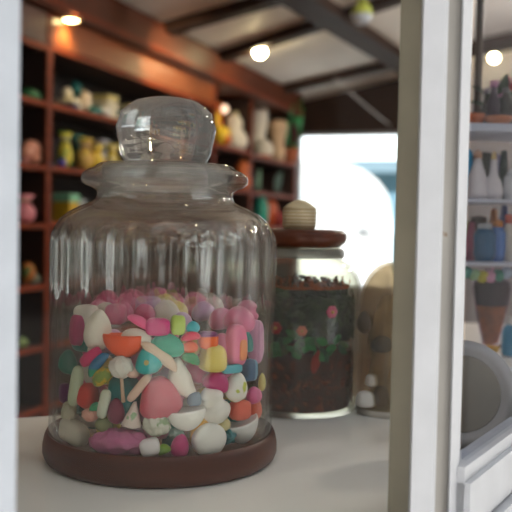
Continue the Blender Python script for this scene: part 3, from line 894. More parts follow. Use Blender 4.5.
WHC = (228, 222, 212)
def cm(c, rough=.38, c2=None, sp=None, sss=.0):
    return mat(c, rough, 60, .06, .04, spec=.35, color2=c2, split=sp)
CAND = [
 # px, py, w, h, tilt(ccw), kind, material, back, name, label
 (98, 330, 29, 42, -8, 'egg', cm((226, 220, 206)), .004, 'candy_egg', 'large off-white egg candy standing at the upper left of the pile'),
 (77, 330, 15, 32, -8, 'block', cm((168, 30, 96)), .012, 'candy_block', 'magenta block candy left of the large off-white egg'),
 (69, 363, 22, 26, 30, 'crescent', cm((18, 104, 90)), .002, 'candy_ring', 'dark green curved candy at the left glass wall'),
 (65, 393, 13, 20, 0, 'block', cm((104, 28, 96)), .006, 'candy_block', 'purple block candy at the left glass wall below the green curve'),
 (76, 386, 13, 42, -12, 'stick', cm((188, 200, 168)), 0, 'candy_stick', 'pale green upright stick candy near the left glass wall'),
 (91, 357, 28, 12, 36, 'stick' , cm((206, 30, 104)), .001, 'candy_stick', 'bright magenta slanting candy under the large egg'),
 (98, 364, 34, 13, 48, 'bean', cm((16, 140, 108), .25, (20, 110, 160), (2, .35)), .0, 'candy_boat', 'shiny green and blue boat shaped candy slanting below the magenta one'),
 (102, 376, 26, 17, 38, 'egg', cm((216, 176, 40), .35, (130, 150, 60), ('noise', 70, .52)), .001, 'candy_egg', 'mustard and green oval candy beside the red wedge'),
 (87, 395, 27, 25, -25, 'tri', cm((206, 42, 24)), .004, 'candy_wedge', 'red wedge candy below the mustard oval'),
 (124, 346, 40, 24, 0, 'cup', cm((238, 84, 22)), .003, 'candy_cup', 'bright orange bowl shaped candy near the top front'),
 (148, 361, 26, 27, 18, 'drop', cm((36, 176, 178)), -.001, 'candy_drop', 'turquoise drop candy with a beige dot'),
 (168, 345, 35, 23, -14, 'egg', cm((26, 164, 136)), .004, 'candy_egg', 'teal green egg candy at the top centre of the pile'),
 (160, 356, 46, 15, -38, 'bean', cm((226, 198, 172)), .003, 'candy_bean', 'long beige bean candy between the teal egg and the turquoise drop'),
 (183, 379, 25, 46, 25, 'crescent', cm((236, 228, 214)), .006, 'candy_crescent', 'large white crescent candy right of the rose heart'),
 (160, 397, 40, 43, 10, 'tri', cm((206, 82, 102), .3), 0, 'candy_heart', 'big rose pink rounded triangle candy in the front middle'),
 (124, 396, 30, 44, 0, 'block', cm((18, 120, 124)), .012, 'candy_block', 'large teal block candy behind the white flower lollipop'),
 (139, 388, 9, 34, -38, 'stick', cm((222, 190, 170)), .001, 'candy_stick', 'beige stick candy leaning left of the rose triangle'),
 (116, 411, 18, 26, 0, 'egg', cm((118, 24, 64)), .003, 'candy_egg', 'dark maroon egg candy low on the left'),
 (104, 404, 11, 30, -12, 'stick', cm((214, 220, 200)), .001, 'candy_stick', 'white-green stick candy left of the maroon egg'),
 (95, 408, 18, 10, 45, 'bean', cm((40, 150, 104)), .004, 'candy_bean', 'small green bean candy under the red wedge'),
 (74, 432, 36, 22, -12, 'block', cm((214, 210, 194)), 0, 'candy_block', 'off-white block candy at the bottom left edge'),
 (69, 413, 15, 22, -8, 'crinkle', cm((206, 204, 178)), .001, 'candy_crumb', 'cream crinkled candy above the off-white bottom block'),
 (90, 415, 17, 12, 0, 'crinkle', cm((226, 168, 150)), .0, 'candy_crumb', 'pinkish crumbly candy low on the left'),
 (82, 410, 14, 16, 0, 'star', cm((30, 70, 62)), .006, 'candy_star', 'dark green star candy behind the pinkish crumb'),
 (119, 443, 58, 25, 4, 'crinkle', cm((206, 110, 160), .3), 0, 'candy_pouch', 'lilac pink crinkled candy lying along the bottom front'),
 (133, 415, 20, 28, -8, 'cone', cm((232, 216, 208), .4, (160, 190, 150), ('noise', 80, .58)), 0, 'candy_meringue', 'small white and pink cone candy below the rose triangle'),
 (157, 424, 27, 22, 0, 'crinkle', cm((216, 218, 200), .4, (150, 176, 130), ('noise', 90, .56)), .001, 'candy_crumb', 'white and green crinkled candy under the rose triangle'),
 (150, 447, 20, 17, 15, 'block', cm((246, 240, 242)), 0, 'candy_block', 'small white block candy at the bottom centre'),
 (164, 450, 14, 12, 25, 'bean', cm((120, 170, 40)), .002, 'candy_bean', 'lime green candy at the bottom beside the magenta bean'),
 (180, 446, 18, 25, -8, 'egg', cm((196, 32, 118), .3), 0, 'candy_egg', 'magenta egg candy at the bottom left of the white disc'),
 (187, 420, 35, 22, 6, 'cup', cm((244, 242, 234)), -.001, 'candy_cup', 'white cup shaped candy right of the rose triangle'),
 (209, 440, 36, 33, 20, 'disc', cm((246, 244, 238)), -.001, 'candy_disc', 'round white disc candy at the bottom right'),
 (204, 431, 34, 30, 35, 'disc', cm((240, 178, 30)), .010, 'candy_disc', 'yellow disc candy behind the round white disc'),
 (214, 405, 33, 40, 22, 'peanut', cm((248, 244, 236)), 0, 'candy_peanut', 'white two-lobed peanut candy right of centre'),
 (216, 383, 30, 24, -20, 'bean', cm((188, 34, 112), .28), .004, 'candy_bean', 'glossy magenta bean candy above the white peanut'),
 (213, 358, 25, 28, -4, 'flute', cm((228, 206, 104)), .002, 'candy_cake', 'pale yellow fluted candy cake in the upper right'),
 (208, 340, 20, 18, 0, 'block', cm((240, 100, 24), .38, (120, 50, 110), (2, .72)), .008, 'candy_block', 'orange block candy with a purple top above the yellow cake'),
 (236, 345, 22, 42, 0, 'arch', cm((236, 116, 154)), .004, 'candy_tag', 'tall pink arch candy with an orange panel'),
 (256, 342, 18, 46, 0, 'arch', cm((218, 160, 196)), .006, 'candy_tag', 'tall lilac candy at the right glass wall'),
 (249, 370, 17, 22, 0, 'block', cm((60, 96, 130), .38, (110, 160, 190), (0, .6)), .003, 'candy_block', 'blue-grey block candy under the lilac one'),
 (236, 387, 25, 30, -6, 'egg', cm((248, 246, 236), .38, (206, 216, 90), ('noise', 50, .6)), .001, 'candy_egg', 'white egg candy with a lime patch under the pink arch'),
 (232, 369, 24, 9, 0, 'block', cm((60, 170, 186)), .004, 'candy_block', 'thin turquoise block candy below the pink arch'),
 (254, 395, 18, 17, 25, 'egg', cm((234, 96, 160)), .001, 'candy_egg', 'pink egg candy at the right glass wall'),
 (262, 382, 9, 18, 0, 'egg', cm((226, 218, 120)), .004, 'candy_egg', 'small pale yellow candy at the far right glass wall'),
 (240, 410, 22, 20, 0, 'block', cm((232, 104, 80)), .002, 'candy_block', 'coral block candy in the lower right'),
 (255, 411, 16, 28, 4, 'bean', cm((228, 84, 44)), .001, 'candy_bean', 'orange-red candy next to the coral block'),
 (243, 431, 36, 25, 14, 'cup', cm((246, 246, 242), .3), 0, 'candy_cup', 'white cup shaped candy at the bottom right edge'),
 (229, 437, 17, 17, 20, 'star', cm((24, 120, 130)), .004, 'candy_star', 'teal star candy between the white disc and the right white cup'),
 (158, 327, 25, 18, 0, 'block', cm((206, 36, 122)), .008, 'candy_block', 'magenta block candy at the top behind the teal egg'),
 (178, 325, 15, 20, 0, 'block', cm((172, 196, 70)), .010, 'candy_block', 'lime green block candy beside the top magenta block'),
 (139, 322, 26, 12, -28, 'bean', cm((240, 96, 150)), .010, 'candy_ribbon', 'pink curved candy behind the orange bowl'),
 (137, 335, 32, 13, -8, 'dome', cm((232, 226, 214)), .008, 'candy_dome', 'white arched candy behind the orange bowl'),
 (193, 327, 14, 12, 0, 'egg', cm((60, 180, 196)), .010, 'candy_egg', 'small sky blue candy at the top near the bright streak'),
 (191, 337, 20, 11, 8, 'bean', cm((230, 44, 84)), .007, 'candy_bean', 'red-pink bean candy below the small sky blue one'),
 (190, 347, 17, 12, 0, 'egg', cm((238, 110, 70)), .007, 'candy_egg', 'orange egg candy right of the teal egg'),
 (191, 359, 20, 13, -25, 'bean', cm((30, 150, 90)), .006, 'candy_bean', 'green bean candy left of the yellow cake'),
 (194, 399, 14, 14, 0, 'block', cm((110, 130, 150)), .006, 'candy_block', 'grey-blue candy above the centre white cup'),
 (176, 434, 14, 10, 0, 'crinkle', cm((120, 150, 140)), .008, 'candy_crumb', 'dull green crumb candy over the magenta egg at the bottom'),
 (104, 424, 20, 16, 0, 'egg', cm((160, 168, 120)), .010, 'candy_egg', 'olive candy above the lilac crinkled one'),
 (224, 424, 14, 14, 0, 'egg', cm((226, 216, 160)), .008, 'candy_egg', 'cream candy above the teal star'),
]
zmin_ok = ZC + .024
def place_candy(px, py, w, h, tilt, kind, m, back, name, label, idx):
    R0 = RIN - .001
    p0 = cyl_hit(px, py, R0 - .009)
    sc = psize(p0)
    hx, hz = w / 2 * sc, h / 2 * sc
    hy = min(min(hx, hz) * (.55 if kind == 'disc' else .85), .012)
    if kind in ('crinkle', 'cup', 'flute', 'cone', 'peanut', 'dome'): hy = min(min(hx, hz), .014)
    p = cyl_hit(px, py, R0 - hy * 1.05 - back)
    # keep the outer end of the candy inside the curved wall
    rad = Vector((p.x - JC.x, p.y - JC.y))
    ext = abs(math.cos(math.radians(tilt))) * hx + abs(math.sin(math.radians(tilt))) * hz
    def maxr(c):
        yaw = math.atan2(c.x, -c.y) * .8
        cr = 0
        for sxx in (-1, 1):
            q = Vector((c.x + sxx * ext * math.cos(yaw), c.y + sxx * ext * math.sin(yaw)))
            cr = max(cr, q.length + hy * .45)
        return cr, yaw
    k = 0
    dv = Vector((ray(px, py).x, ray(px, py).y)).normalized()
    while k < 60:
        cr, yaw = maxr(rad)
        if cr <= R0: break
        rad = rad + (dv * .0012 if abs(rad.x) < .07 else -rad.normalized() * .0012)
        k += 1
    d = ray(px, py)
    tt = (rad.y + JC.y) / d.y
    z = max((ORG + d * tt).z, zmin_ok)
    b = blob(kind, hx, hy, hz, idx)
    bmesh.ops.rotate(b, verts=b.verts, matrix=Matrix.Rotation(-math.radians(tilt), 3, 'Y'))
    lowz = min(v.co.z for v in b.verts)
    z = max(z, zmin_ok - lowz)
    o = obj(name, b, m, None, (rad.x + JC.x, rad.y + JC.y, z), yaw)
    tag(o, label, 'candy')
    return o, hx, hy, hz
for i, c in enumerate(CAND):
    o, hx, hy, hz = place_candy(*c, i)
    if 'beige dot' in c[9]:
        obj('dot', blob('disc', hx * .2, .0015, hz * .2, 1, 16, 10), cm((206, 190, 120)), o, (0, -hy * .97, 0))
    if 'orange panel' in c[9]:
        obj('panel', blob('block', hx * .45, .002, hz * .5, 1, 18, 12), cm((244, 150, 96)), o, (.002, -hy * .93, -hz * .2))
# white flower lollipop
p = cyl_hit(121, 367, RIN - .008); s = psize(p)
t = thing('lollipop', 'white flower lollipop on a beige stick below the orange bowl', 'candy', p)
b = blob('crinkle', 12 * s, .007, 10 * s, 5)
obj('flower', b, cm((222, 218, 208), .4), t)
obj('stick', tube([(0, .002, -.004), (.001, .002, -.018), (.0025, .0015, -.034)], .0019), cm((216, 186, 160)), t)
obj('bud', blob('crinkle', 6 * s, .005, 5 * s, 9), cm((228, 190, 176)), t, (12 * s, .001, -6 * s))

# sweets deeper in the pile: they fill the middle and the back of the heap
rnd = random.Random(3)
PAL = [((226, 220, 208), 'white'), ((222, 122, 158), 'pink'), ((206, 60, 120), 'magenta'), ((30, 140, 130), 'teal'), ((236, 150, 60), 'orange'), ((226, 206, 110), 'yellow'), ((206, 170, 206), 'lilac')]
spots = []
def try_spot(x, y, z, r):
    for (a, b_, c, q) in spots:
        if (a - x) ** 2 + (b_ - y) ** 2 + (c - z) ** 2 < (.82 * (r + q)) ** 2:
            return False
    spots.append((x, y, z, r)); return True
n_try = 0
BACK = []
while len(BACK) < 22 and n_try < 6000:      # top of the heap towards the back
    n_try += 1
    a = rnd.uniform(0, 2 * PI); rr = .098 * math.sqrt(rnd.random()); r = rnd.uniform(.0105, .0155)
    x, y = rr * math.cos(a), rr * math.sin(a)
    if y < -.045: continue
    z = ZC + .148 + .010 * (y + .04) / .14 + rnd.uniform(-.006, .006)
    if try_spot(x, y, z, r): BACK.append((x, y, z, r))
MID = []
n_try = 0
while len(MID) < 44 and n_try < 20000:      # just behind the front row
    n_try += 1
    a = rnd.uniform(-PI, 0); r = rnd.uniform(.011, .015); rr = rnd.uniform(.066, .080)
    x, y = rr * math.cos(a) * 1.08, rr * math.sin(a)
    z = rnd.uniform(ZC + .036, ZC + .135)
    if try_spot(x, y, z, r): MID.append((x, y, z, r))
kinds = ['egg', 'block', 'bean', 'peanut', 'dome', 'egg']
POS = lambda x, y: ('left' if x < -.035 else 'right' if x > .035 else 'middle')
for j, (x, y, z, r) in enumerate(BACK):
    c, nm = PAL[rnd.choice([0, 0, 1, 1, 1, 2, 6, 5, 6])]
    o = obj('candy', blob(rnd.choice(kinds), r * 1.15, r * .95, r, 200 + j, 20, 14), cm(c), None, (JC.x + x, JC.y + y, z), rnd.uniform(0, 6))
    tag(o, '%s sweet lying on top of the heap towards the back, %s side of the jar' % (nm, POS(x, y)) if POS(x, y) != 'middle' else '%s sweet lying on top of the heap towards the back, middle of the jar' % nm, 'candy', 'sweets on the back of the heap')
for j, (x, y, z, r) in enumerate(MID):
    c, nm = PAL[rnd.randrange(len(PAL))]
    o = obj('candy', blob(rnd.choice(kinds), r * 1.15, r * .95, r, 300 + j, 20, 14), cm(c), None, (JC.x + x, JC.y + y, z), rnd.uniform(0, 6))
    lv = 'low down' if z < ZC + .07 else 'half way up' if z < ZC + .105 else 'near the top'
    tag(o, '%s sweet behind the front row, %s at the %s of the jar' % (nm, lv, POS(x, y)), 'candy', 'sweets packed behind the front row')

# ------------------------------------------------------------------ second jar with wooden lid
J2 = on_z(297, 407, ZC)
sc = psize(J2)
R2 = 61 * sc
t = thing('storage_jar', 'glass storage jar with wooden lid behind the large candy jar', 'jar', (J2.x, J2.y, ZC))
H2 = 150 * sc
po2 = [(0, .001), (R2 * .93, .001), (R2 * .985, .005), (R2, .012), (R2, H2 * .78), (R2 * .985, H2 * .84), (R2 * .93, H2 * .90), (R2 * .82, H2 * .955), (R2 * .70, H2 * .985), (R2 * .66, H2), (R2 * .66, H2 * 1.075)]
pi2 = [(R2 * .62, H2 * 1.075), (R2 * .62, H2 * .995), (R2 * .79, H2 * .94), (R2 * .9, H2 * .885), (R2 * .95, H2 * .83), (R2 * .965, H2 * .78), (R2 * .965, .014), (R2 * .93, .006), (0, .006)]
obj('glass_body', lathe(po2 + pi2, 96), glass((248, 248, 242), thick=.0, refl=.75, wavy=.2, haze=.025, hazecol=(214, 206, 186)), t)
zl = H2 * 1.07
obj('lid', lathe([(0, zl), (R2 * .60, zl), (R2 * .66, zl + .002), (R2 * .72, zl + .006), (R2 * .745, zl + .012), (R2 * .74, zl + .018), (R2 * .70, zl + .022), (R2 * .5, zl + .024), (0, zl + .024)], 72), mat((88, 40, 20), .35, 8, .3, .05, spec=.3, coat=.15, stretch=(2, 12, 2)), t)
obj('neck_ring', lathe([(R2 * .655, H2 * 1.0), (R2 * .70, H2 * 1.0), (R2 * .72, H2 * 1.025), (R2 * .70, H2 * 1.055), (R2 * .655, H2 * 1.06)], 72, close=True), glass((232, 232, 232), thick=.3, refl=1.0, haze=.35), t)
# fill: brown potpourri below, dark dried greens above (uncountable)
def fill(name, label, cat, n, z0, z1, rmax, cols, size, seed):
    rn = random.Random(seed)
    b = bmesh.new()
    mats = [mat(c, .7, 40, .2, spec=.2) for c in cols]
    # inner bed so that the heap is solid
    add_lathe(b, [(0, z0), (rmax * .88, z0), (rmax * .9, z0 + .004), (rmax * .9, z1 - .010), (rmax * .6, z1 - .006), (0, z1 - .006)], 40)
    for i in range(n):
        a = rn.uniform(0, 2 * PI)
        zz = rn.uniform(z0 + .004, z1)
        rr = rmax * (.93 if zz < z1 - .012 and rn.random() < .8 else .93 * math.sqrt(rn.random()))
        if zz > z1 - .012 or rr < rmax * .9: zz = z1 - rn.uniform(0, .008)
        s_ = size * rn.uniform(.6, 1.3)
        M = Matrix.Translation((rr * math.cos(a), rr * math.sin(a), zz)) @ Matrix.Rotation(a, 4, 'Z') @ Matrix.Rotation(rn.uniform(0, PI), 4, 'X')
        q = []
        for (x, y, z) in ((0, -1, 0), (.12, -.2, .45), (0, 1, 0), (-.12, -.1, -.45), (.22, 0, 0), (-.2, 0, 0)):
            q.append(b.verts.new(M @ Vector((x * s_ , y * s_, z * s_))))
        mi = rn.randrange(len(mats))
        for f in ((0, 1, 4), (1, 2, 4), (2, 3, 4), (3, 0, 4), (1, 0, 5), (2, 1, 5), (3, 2, 5), (0, 3, 5)):
            ff = b.faces.new([q[k] for k in f]); ff.material_index = mi
    o = obj(name, b, mats, None, (J2.x, J2.y, ZC), smooth=False, normals=True)
    return tag(o, label, cat, kind='stuff')
zb = 68 * sc
fill('potpourri', 'brown dried potpourri filling the lower half of the wooden-lidded jar', 'potpourri', 700, .007, zb, R2 * .955, [(84, 36, 20), (108, 46, 24), (66, 32, 22), (132, 58, 30)], .0065, 5)
fill('dried_petals', 'thin rust coloured layer of dried petals on top of the dark leaves in the lidded jar', 'petals', 160, H2 * .80 + .001, H2 * .80 + .012, R2 * .90, [(150, 74, 36), (120, 58, 32), (92, 60, 40)], .006, 8)
fill('dried_leaves', 'dark green dried leaves filling the upper half of the wooden-lidded jar', 'leaves', 620, zb + .004, H2 * .80, R2 * .95, [(44, 58, 42), (58, 74, 52), (40, 46, 40), (74, 84, 66)], .0095, 6)
# leaves and flowers lying against the glass
def j2hit(px, py, R):
    d = ray(px, py); o = ORG - Vector((J2.x, J2.y, 0))
    a = d.x ** 2 + d.y ** 2; b_ = 2 * (o.x * d.x + o.y * d.y); c = o.x ** 2 + o.y ** 2 - R * R
    D = max(0, b_ * b_ - 4 * a * c)
    return ORG + d * ((-b_ - math.sqrt(D)) / (2 * a))
rl = random.Random(12)
for k in range(24):
    px = 274 + (k % 12) * 6.2 + rl.uniform(-2, 2); py = 345 + rl.uniform(-11, 9) + (3 if px > 310 else 0)
    p = j2hit(px, py, R2 * .95); s = psize(p)
    w, h = rl.uniform(7, 11) * s, rl.uniform(11, 18) * s
    b = leaf_bm(w, h, .15); bmesh.ops.translate(b, verts=b.verts, vec=(0, 0, -h / 2))
    bmesh.ops.rotate(b, verts=b.verts, matrix=Matrix.Rotation(rl.uniform(0, 2 * PI), 3, 'Y') @ Matrix.Rotation(rl.uniform(-.4, .4), 3, 'Z'))
    yaw = math.atan2(p.x - J2.x, -(p.y - J2.y))
    g_ = rl.choice([(58, 156, 78), (44, 120, 60), (76, 150, 90), (34, 86, 48), (96, 120, 84)])
    where = 'left part' if px < 296 else 'middle part' if px < 322 else 'right part'
    tag(obj('leaf', b, mat(g_, .5, 30, .15), None, p, yaw), 'small green leaf in the %s of the green band inside the lidded jar' % where, 'leaf', 'green leaves in the ' + where + ' of the jar band')
def rosette(px, py, r, c, lab):
    p = j2hit(px, py, R2 * .955); s = psize(p)
    b = bmesh.new()
    for k in range(6):
        a = k * PI / 3
        m_ = sph(r * s * .55, (r * s * .55 * math.cos(a), 0, r * s * .55 * math.sin(a)), 1, .4, 1)
        me = bpy.data.meshes.new('tmp'); m_.to_mesh(me); m_.free(); b.from_mesh(me); bpy.data.meshes.remove(me)
    yaw = math.atan2(p.x - J2.x, -(p.y - J2.y))
    t = thing('dried_flower', lab, 'flower', p, yaw)
    obj('petals', b, mat(c, .5, 40, .15), t)
    obj('centre', sph(r * s * .3, (0, -r * s * .22, 0)), mat((190, 150, 80), .6), t)
rosette(276, 328, 6, (150, 30, 34), 'dark red dried flower at the left of the green band in the lidded jar')
rosette(302, 331, 5, (214, 130, 110), 'pale pink dried flower in the middle of the lidded jar')
rosette(332, 312, 6, (206, 84, 120), 'bright pink dried flower high on the right in the lidded jar')
p = j2hit(316, 362, R2 * .95); s = psize(p)
b = leaf_bm(10 * s, 24 * s, .05); bmesh.ops.translate(b, verts=b.verts, vec=(0, 0, -12 * s))
bmesh.ops.rotate(b, verts=b.verts, matrix=Matrix.Rotation(.2, 3, 'Y'))
tag(obj('petal', b, mat((206, 54, 40), .5), None, p, math.atan2(p.x - J2.x, -(p.y - J2.y))), 'upright red petal against the glass below the green leaves of the lidded jar', 'petal')
# woven basket standing on the lid
p = Vector((J2.x, J2.y, ZC + zl + .024)) 
q = at_depth(297, 228, J2.y); p.x = q.x + .003
t = thing('woven_basket', 'small beige woven basket standing on the wooden jar lid', 'basket', p)
BK = mat((232, 216, 180), .7, 60, .2, .3, color2=(206, 180, 138), split=(2, .5, 6))
rb = 16.5 * sc
obj('basket_body', lathe([(0, 0), (rb * .9, 0), (rb * .98, .004), (rb, 16 * sc), (rb * .98, 20 * sc), (rb * .9, 20 * sc), (rb * .9, .006), (0, .005)], 40, rf=lambda a, r, z: r * (1 + .02 * math.cos(20 * a))), BK, t)
obj('cover', lathe([(0, 29 * sc), (rb * .35, 28 * sc), (rb * .75, 24 * sc), (rb * 1.02, 20 * sc), (0, 19.5 * sc)], 40), mat((222, 204, 166), .7, 60, .15, .3), t)

# ------------------------------------------------------------------ glass dome beside it, partly behind the window post
DP = on_z(388, 412, ZC); s = psize(DP)
rd = 31 * s; hd = 150 * s
t = thing('glass_dome', 'tall round-topped smoky glass dome beside the window post', 'dome', (DP.x, DP.y, ZC))
prof = [(rd, .008), (rd, hd * .70)] + [(rd * math.cos(a), hd * .70 + hd * .30 * math.sin(a)) for a in [PI / 2 * k / 10 for k in range(1, 10)]] + [(0, hd)]
pin = [(max(0, r - .003) if r else 0, z - (.003 if z > .02 else 0)) for r, z in reversed(prof)]
obj('glass_cover', lathe(prof + pin, 64), glass((238, 230, 216), thick=.0, refl=.9, wavy=.15, haze=.14, hazecol=(198, 188, 166)), t)
obj('base', lathe([(0, 0), (rd * 1.03, 0), (rd * 1.05, .004), (rd * 1.02, .008), (0, .008)], 64), mat((196, 190, 178), .3), t)
b = blob('crinkle', rd * .6, rd * .55, hd * .34, 33)
tag(obj('driftwood', b, mat((206, 186, 150), .8, 30, .3, .6), None, (DP.x, DP.y, ZC + .008 + hd * .36)), 'beige lump of driftwood standing inside the smoky glass dome', 'driftwood')
for k, (px, py, w, h, c, nm, lab) in enumerate(((382, 344, 22, 18, (36, 32, 30), 'pebble', 'black pebble in the middle of the glass dome'),
        (364, 322, 14, 22, (74, 60, 44), 'pebble', 'dark brown pebble at the left inside the glass dome'),
        (366, 399, 18, 16, (226, 222, 214), 'seashell', 'white shell at the foot of the glass dome, left one'),
        (381, 396, 14, 20, (120, 112, 104), 'seashell', 'grey shell at the foot of the glass dome'),
        (372, 380, 12, 12, (206, 198, 186), 'seashell', 'cream shell above the white one in the glass dome'))):
    p = at_depth(px, py, DP.y - rd * .62)
    z0 = max(p.z, ZC + .009 + h * s / 2)
    tag(obj(nm, blob('egg' if nm == 'pebble' else 'flute', w * s / 2, rd * .22, h * s / 2, 60 + k), mat(c, .5, 30, .15), None, (p.x, p.y, z0)), lab, nm)

# ------------------------------------------------------------------ what stands behind the right-hand pane
# plate on its stand
PP = on_z(460, 455, ZC); s = psize(PP)
t = thing('display_plate', 'round beige plate propped upright behind the right window pane', 'plate', (PP.x, PP.y, ZC), math.radians(-12))
b = lathe([(0, -.004), (.03, -.004), (.058, .003), (.0595, .005), (.048, .0035), (.043, .001), (0, .001)], 64)
bmesh.ops.rotate(b, verts=b.verts, matrix=Matrix.Rotation(math.radians(80), 3, 'X'))
bmesh.ops.translate(b, verts=b.verts, vec=(0, .012, .066))
obj('plate_body', b, mat((176, 170, 164), .3, 12, .05), t)
b = lathe([(0, .0008), (.042, .0008), (.0425, .0024), (.041, .003), (0, .003)], 64)
bmesh.ops.rotate(b, verts=b.verts, matrix=Matrix.Rotation(math.radians(80), 3, 'X'))
bmesh.ops.translate(b, verts=b.verts, vec=(0, .0122, .066))
obj('well', b, mat((136, 126, 108), .4, 12, .1), t)
obj('stand', prism([(-.03, -.02), (.03, -.02), (.03, .05), (-.03, .05)], 0, .008), mat((120, 112, 106), .4), t, smooth=False)
obj('stand_back', bar((0, .045, .004), (0, .022, .07), .012, .006), mat((120, 112, 106), .4), t, smooth=False)

# etagere of glass shelves standing on the counter
ED = 1.38
def ep(px, z, d=ED):
    q = at_depth(px, 256, d); return Vector((q.x, q.y, z))
e0 = ep(452, ZC); e1 = ep(560, ZC)
t = thing('glass_etagere', 'tiered white shelf stand full of ornaments behind the right window pane', 'shelf', (e0.x, ED, ZC))
ew = e1.x - e0.x
WR = mat((206, 212, 228), .35, 14, .04)
LV = [(.198, .006), (.296, .006), (.412, .013)]
for z, th in LV:
    obj('shelf', box((0, -.07, z - th), (ew, .08, z), .002), WR, t, smooth=False)
obj('shelf', box((0, -.07, .004), (ew, .08, .012), .002), WR, t, smooth=False)
for (x, y) in ((.004, .074), (ew - .004, .074), (ew - .004, -.064)):
    obj('post', tube([(x, y, 0), (x, y, .70)], .005), mat((180, 120, 70), .4, 10, .1, metal=.4), t)
obj('post', tube([(.052, .07, .41), (.052, .07, .70)], .006), mat((90, 70, 60), .4), t)
obj('shelf', box((0, -.07, .640), (ew, .08, .655), .002), mat((150, 150, 158), .4), t, smooth=False)

def on_et(px, lvl, dy=0.0):
    z = ZC + (LV[lvl][0] if lvl >= 0 else .012)
    d = ED + dy
    q = at_depth(px, 256, d)
    return Vector((q.x, d, z)), d / F
def vase(label, px, lvl, prof, m, dy=0.0, name='bottle', cat='bottle', cap=None):
    p, s = on_et(px, lvl, dy)
    pr = [(r * s, h * s) for r, h in prof]
    parts = [('body', pr, m)]
    if cap:
        parts.append(('cap', [(r * s, h * s) for r, h in cap[0]], cap[1]))
    return lathe_thing(name, label, cat, p, parts)
# top shelf
DK = mat((34, 32, 40), .35, 14, .2)
vase('terracotta bowl at the left of the upper shelf behind the right pane', 470, 2, [(0, 0), (8, 0), (10, 6), (11, 11), (9, 11), (8, 6), (0, 4)], mat((190, 104, 66), .6), -.04, 'bowl', 'bowl')
vase('slim dark grey bottle behind the terracotta bowl', 482, 2, [(0, 0), (5, 0), (5.5, 20), (3, 28), (2.5, 36), (0, 37)], DK, .03, cap=([(0, 36), (3, 36), (3, 41), (0, 42)], mat((130, 120, 140))))
vase('dark purple bottle in the middle of the upper shelf', 489, 2, [(0, 0), (6, 0), (7, 24), (4, 32), (3, 40), (0, 41)], mat((56, 38, 62), .3), -.01, cap=([(0, 40), (4, 40), (4, 46), (0, 47)], mat((206, 150, 190))))
vase('black squat bottle at the right of the upper shelf', 501, 2, [(0, 0), (7, 0), (8, 22), (5, 30), (3, 36), (0, 37)], mat((40, 38, 40), .3), .0, cap=([(0, 36), (4, 36), (4, 40), (0, 41)], mat((110, 104, 110))))
vase('orange-brown clay dish in front of the black bottle', 494, 2, [(0, 0), (9, 0), (13, 4), (14, 8), (12, 8), (8, 3), (0, 3)], mat((186, 116, 82), .6), -.05, 'dish', 'dish')
p, s = on_et(494, 2, .045)
t = thing('flower_pot', 'pot plant with dark leaves and pink and red blooms on the upper shelf', 'plant', p)
obj('pot', lathe([(0, 0), (8 * s, 0), (11 * s, 22 * s), (9 * s, 22 * s), (8 * s, 18 * s), (0, 18 * s)], 24), mat((120, 112, 120), .5), t)
rn = random.Random(9)
for k in range(26):
    a = rn.uniform(0, 2 * PI); b = leaf_bm(12 * s, rn.uniform(24, 42) * s, .35)
    bmesh.ops.rotate(b, verts=b.verts, matrix=Matrix.Rotation(a, 3, 'Z') @ Matrix.Rotation(rn.uniform(.3, 1.15), 3, 'X'))
    bmesh.ops.translate(b, verts=b.verts, vec=(0, 0, 19 * s))
    obj('leaf', b, mat((48, 84, 54), .5, 30, .2), t)
for (dx, dz, c, r) in ((2, 34, (222, 150, 196), 6), (14, 44, (222, 44, 66), 5), (-4, 46, (226, 214, 222), 4), (6, 50, (226, 150, 160), 4)):
    fl = obj('bloom', blob('crinkle', r * s, r * s, r * s, int(dx + 70)), mat(c, .5, 40, .1), t, (dx * s, -.01, dz * s))
    obj('stem', tube([(dx * s * .2, 0, 18 * s), (dx * s * .7, -.004, (dz - 10) * s), (dx * s, -.01, dz * s - r * s * .7)], .0015), mat((60, 100, 56)), t)
# second tier: white bells
BEL = mat((236, 232, 236), .45, 14, .06)
vase('white bell shaped figurine with a peach tip on the middle shelf', 475, 1, [(0, 0), (10, 0), (11, 6), (9, 14), (9, 22), (5, 34), (3, 42), (0, 43)], BEL, -.02, 'bell_figurine', 'figurine', ([(0, 41), (4, 41), (3.5, 47), (0, 50)], mat((222, 170, 140))))
vase('slender white candle figurine right of the bell figurine', 491, 1, [(0, 0), (9, 0), (10, 8), (8, 18), (4, 26), (3, 40), (0, 41)], BEL, -.02, 'candle_figurine', 'figurine', ([(0, 40), (3, 40), (2, 46), (0, 49)], mat((222, 190, 120))))
vase('dark olive vase behind the two white figurines', 482, 1, [(0, 0), (8, 0), (9, 20), (9, 40), (6, 48), (0, 49)], mat((44, 46, 36), .4), .05, 'vase', 'vase')
vase('dark green bottle right of the slender white figurine', 501, 1, [(0, 0), (4, 0), (5, 16), (4, 36), (3, 50), (0, 51)], mat((40, 62, 58), .3), .03)
vase('bright blue bottle at the window edge of the middle shelf', 465, 1, [(0, 0), (5, 0), (5, 30), (5, 44), (3, 50), (0, 51)], mat((30, 160, 214), .35), .0)
vase('white lidded pot at the right of the middle shelf', 511, 1, [(0, 0), (8, 0), (10, 12), (9, 24), (0, 26)], mat((238, 240, 242), .2), -.01, 'lidded_pot', 'pot', ([(0, 25), (8, 25), (4, 31), (0, 33)], mat((230, 234, 240), .2)))
vase('brown stoppered jar behind the bell figurine', 471, 1, [(0, 0), (8, 0), (9, 14), (9, 34), (6, 40), (0, 41)], mat((112, 74, 58), .4), .055, 'round_jar', 'jar', ([(0, 40), (6, 40), (6, 46), (0, 47)], mat((60, 56, 60))))
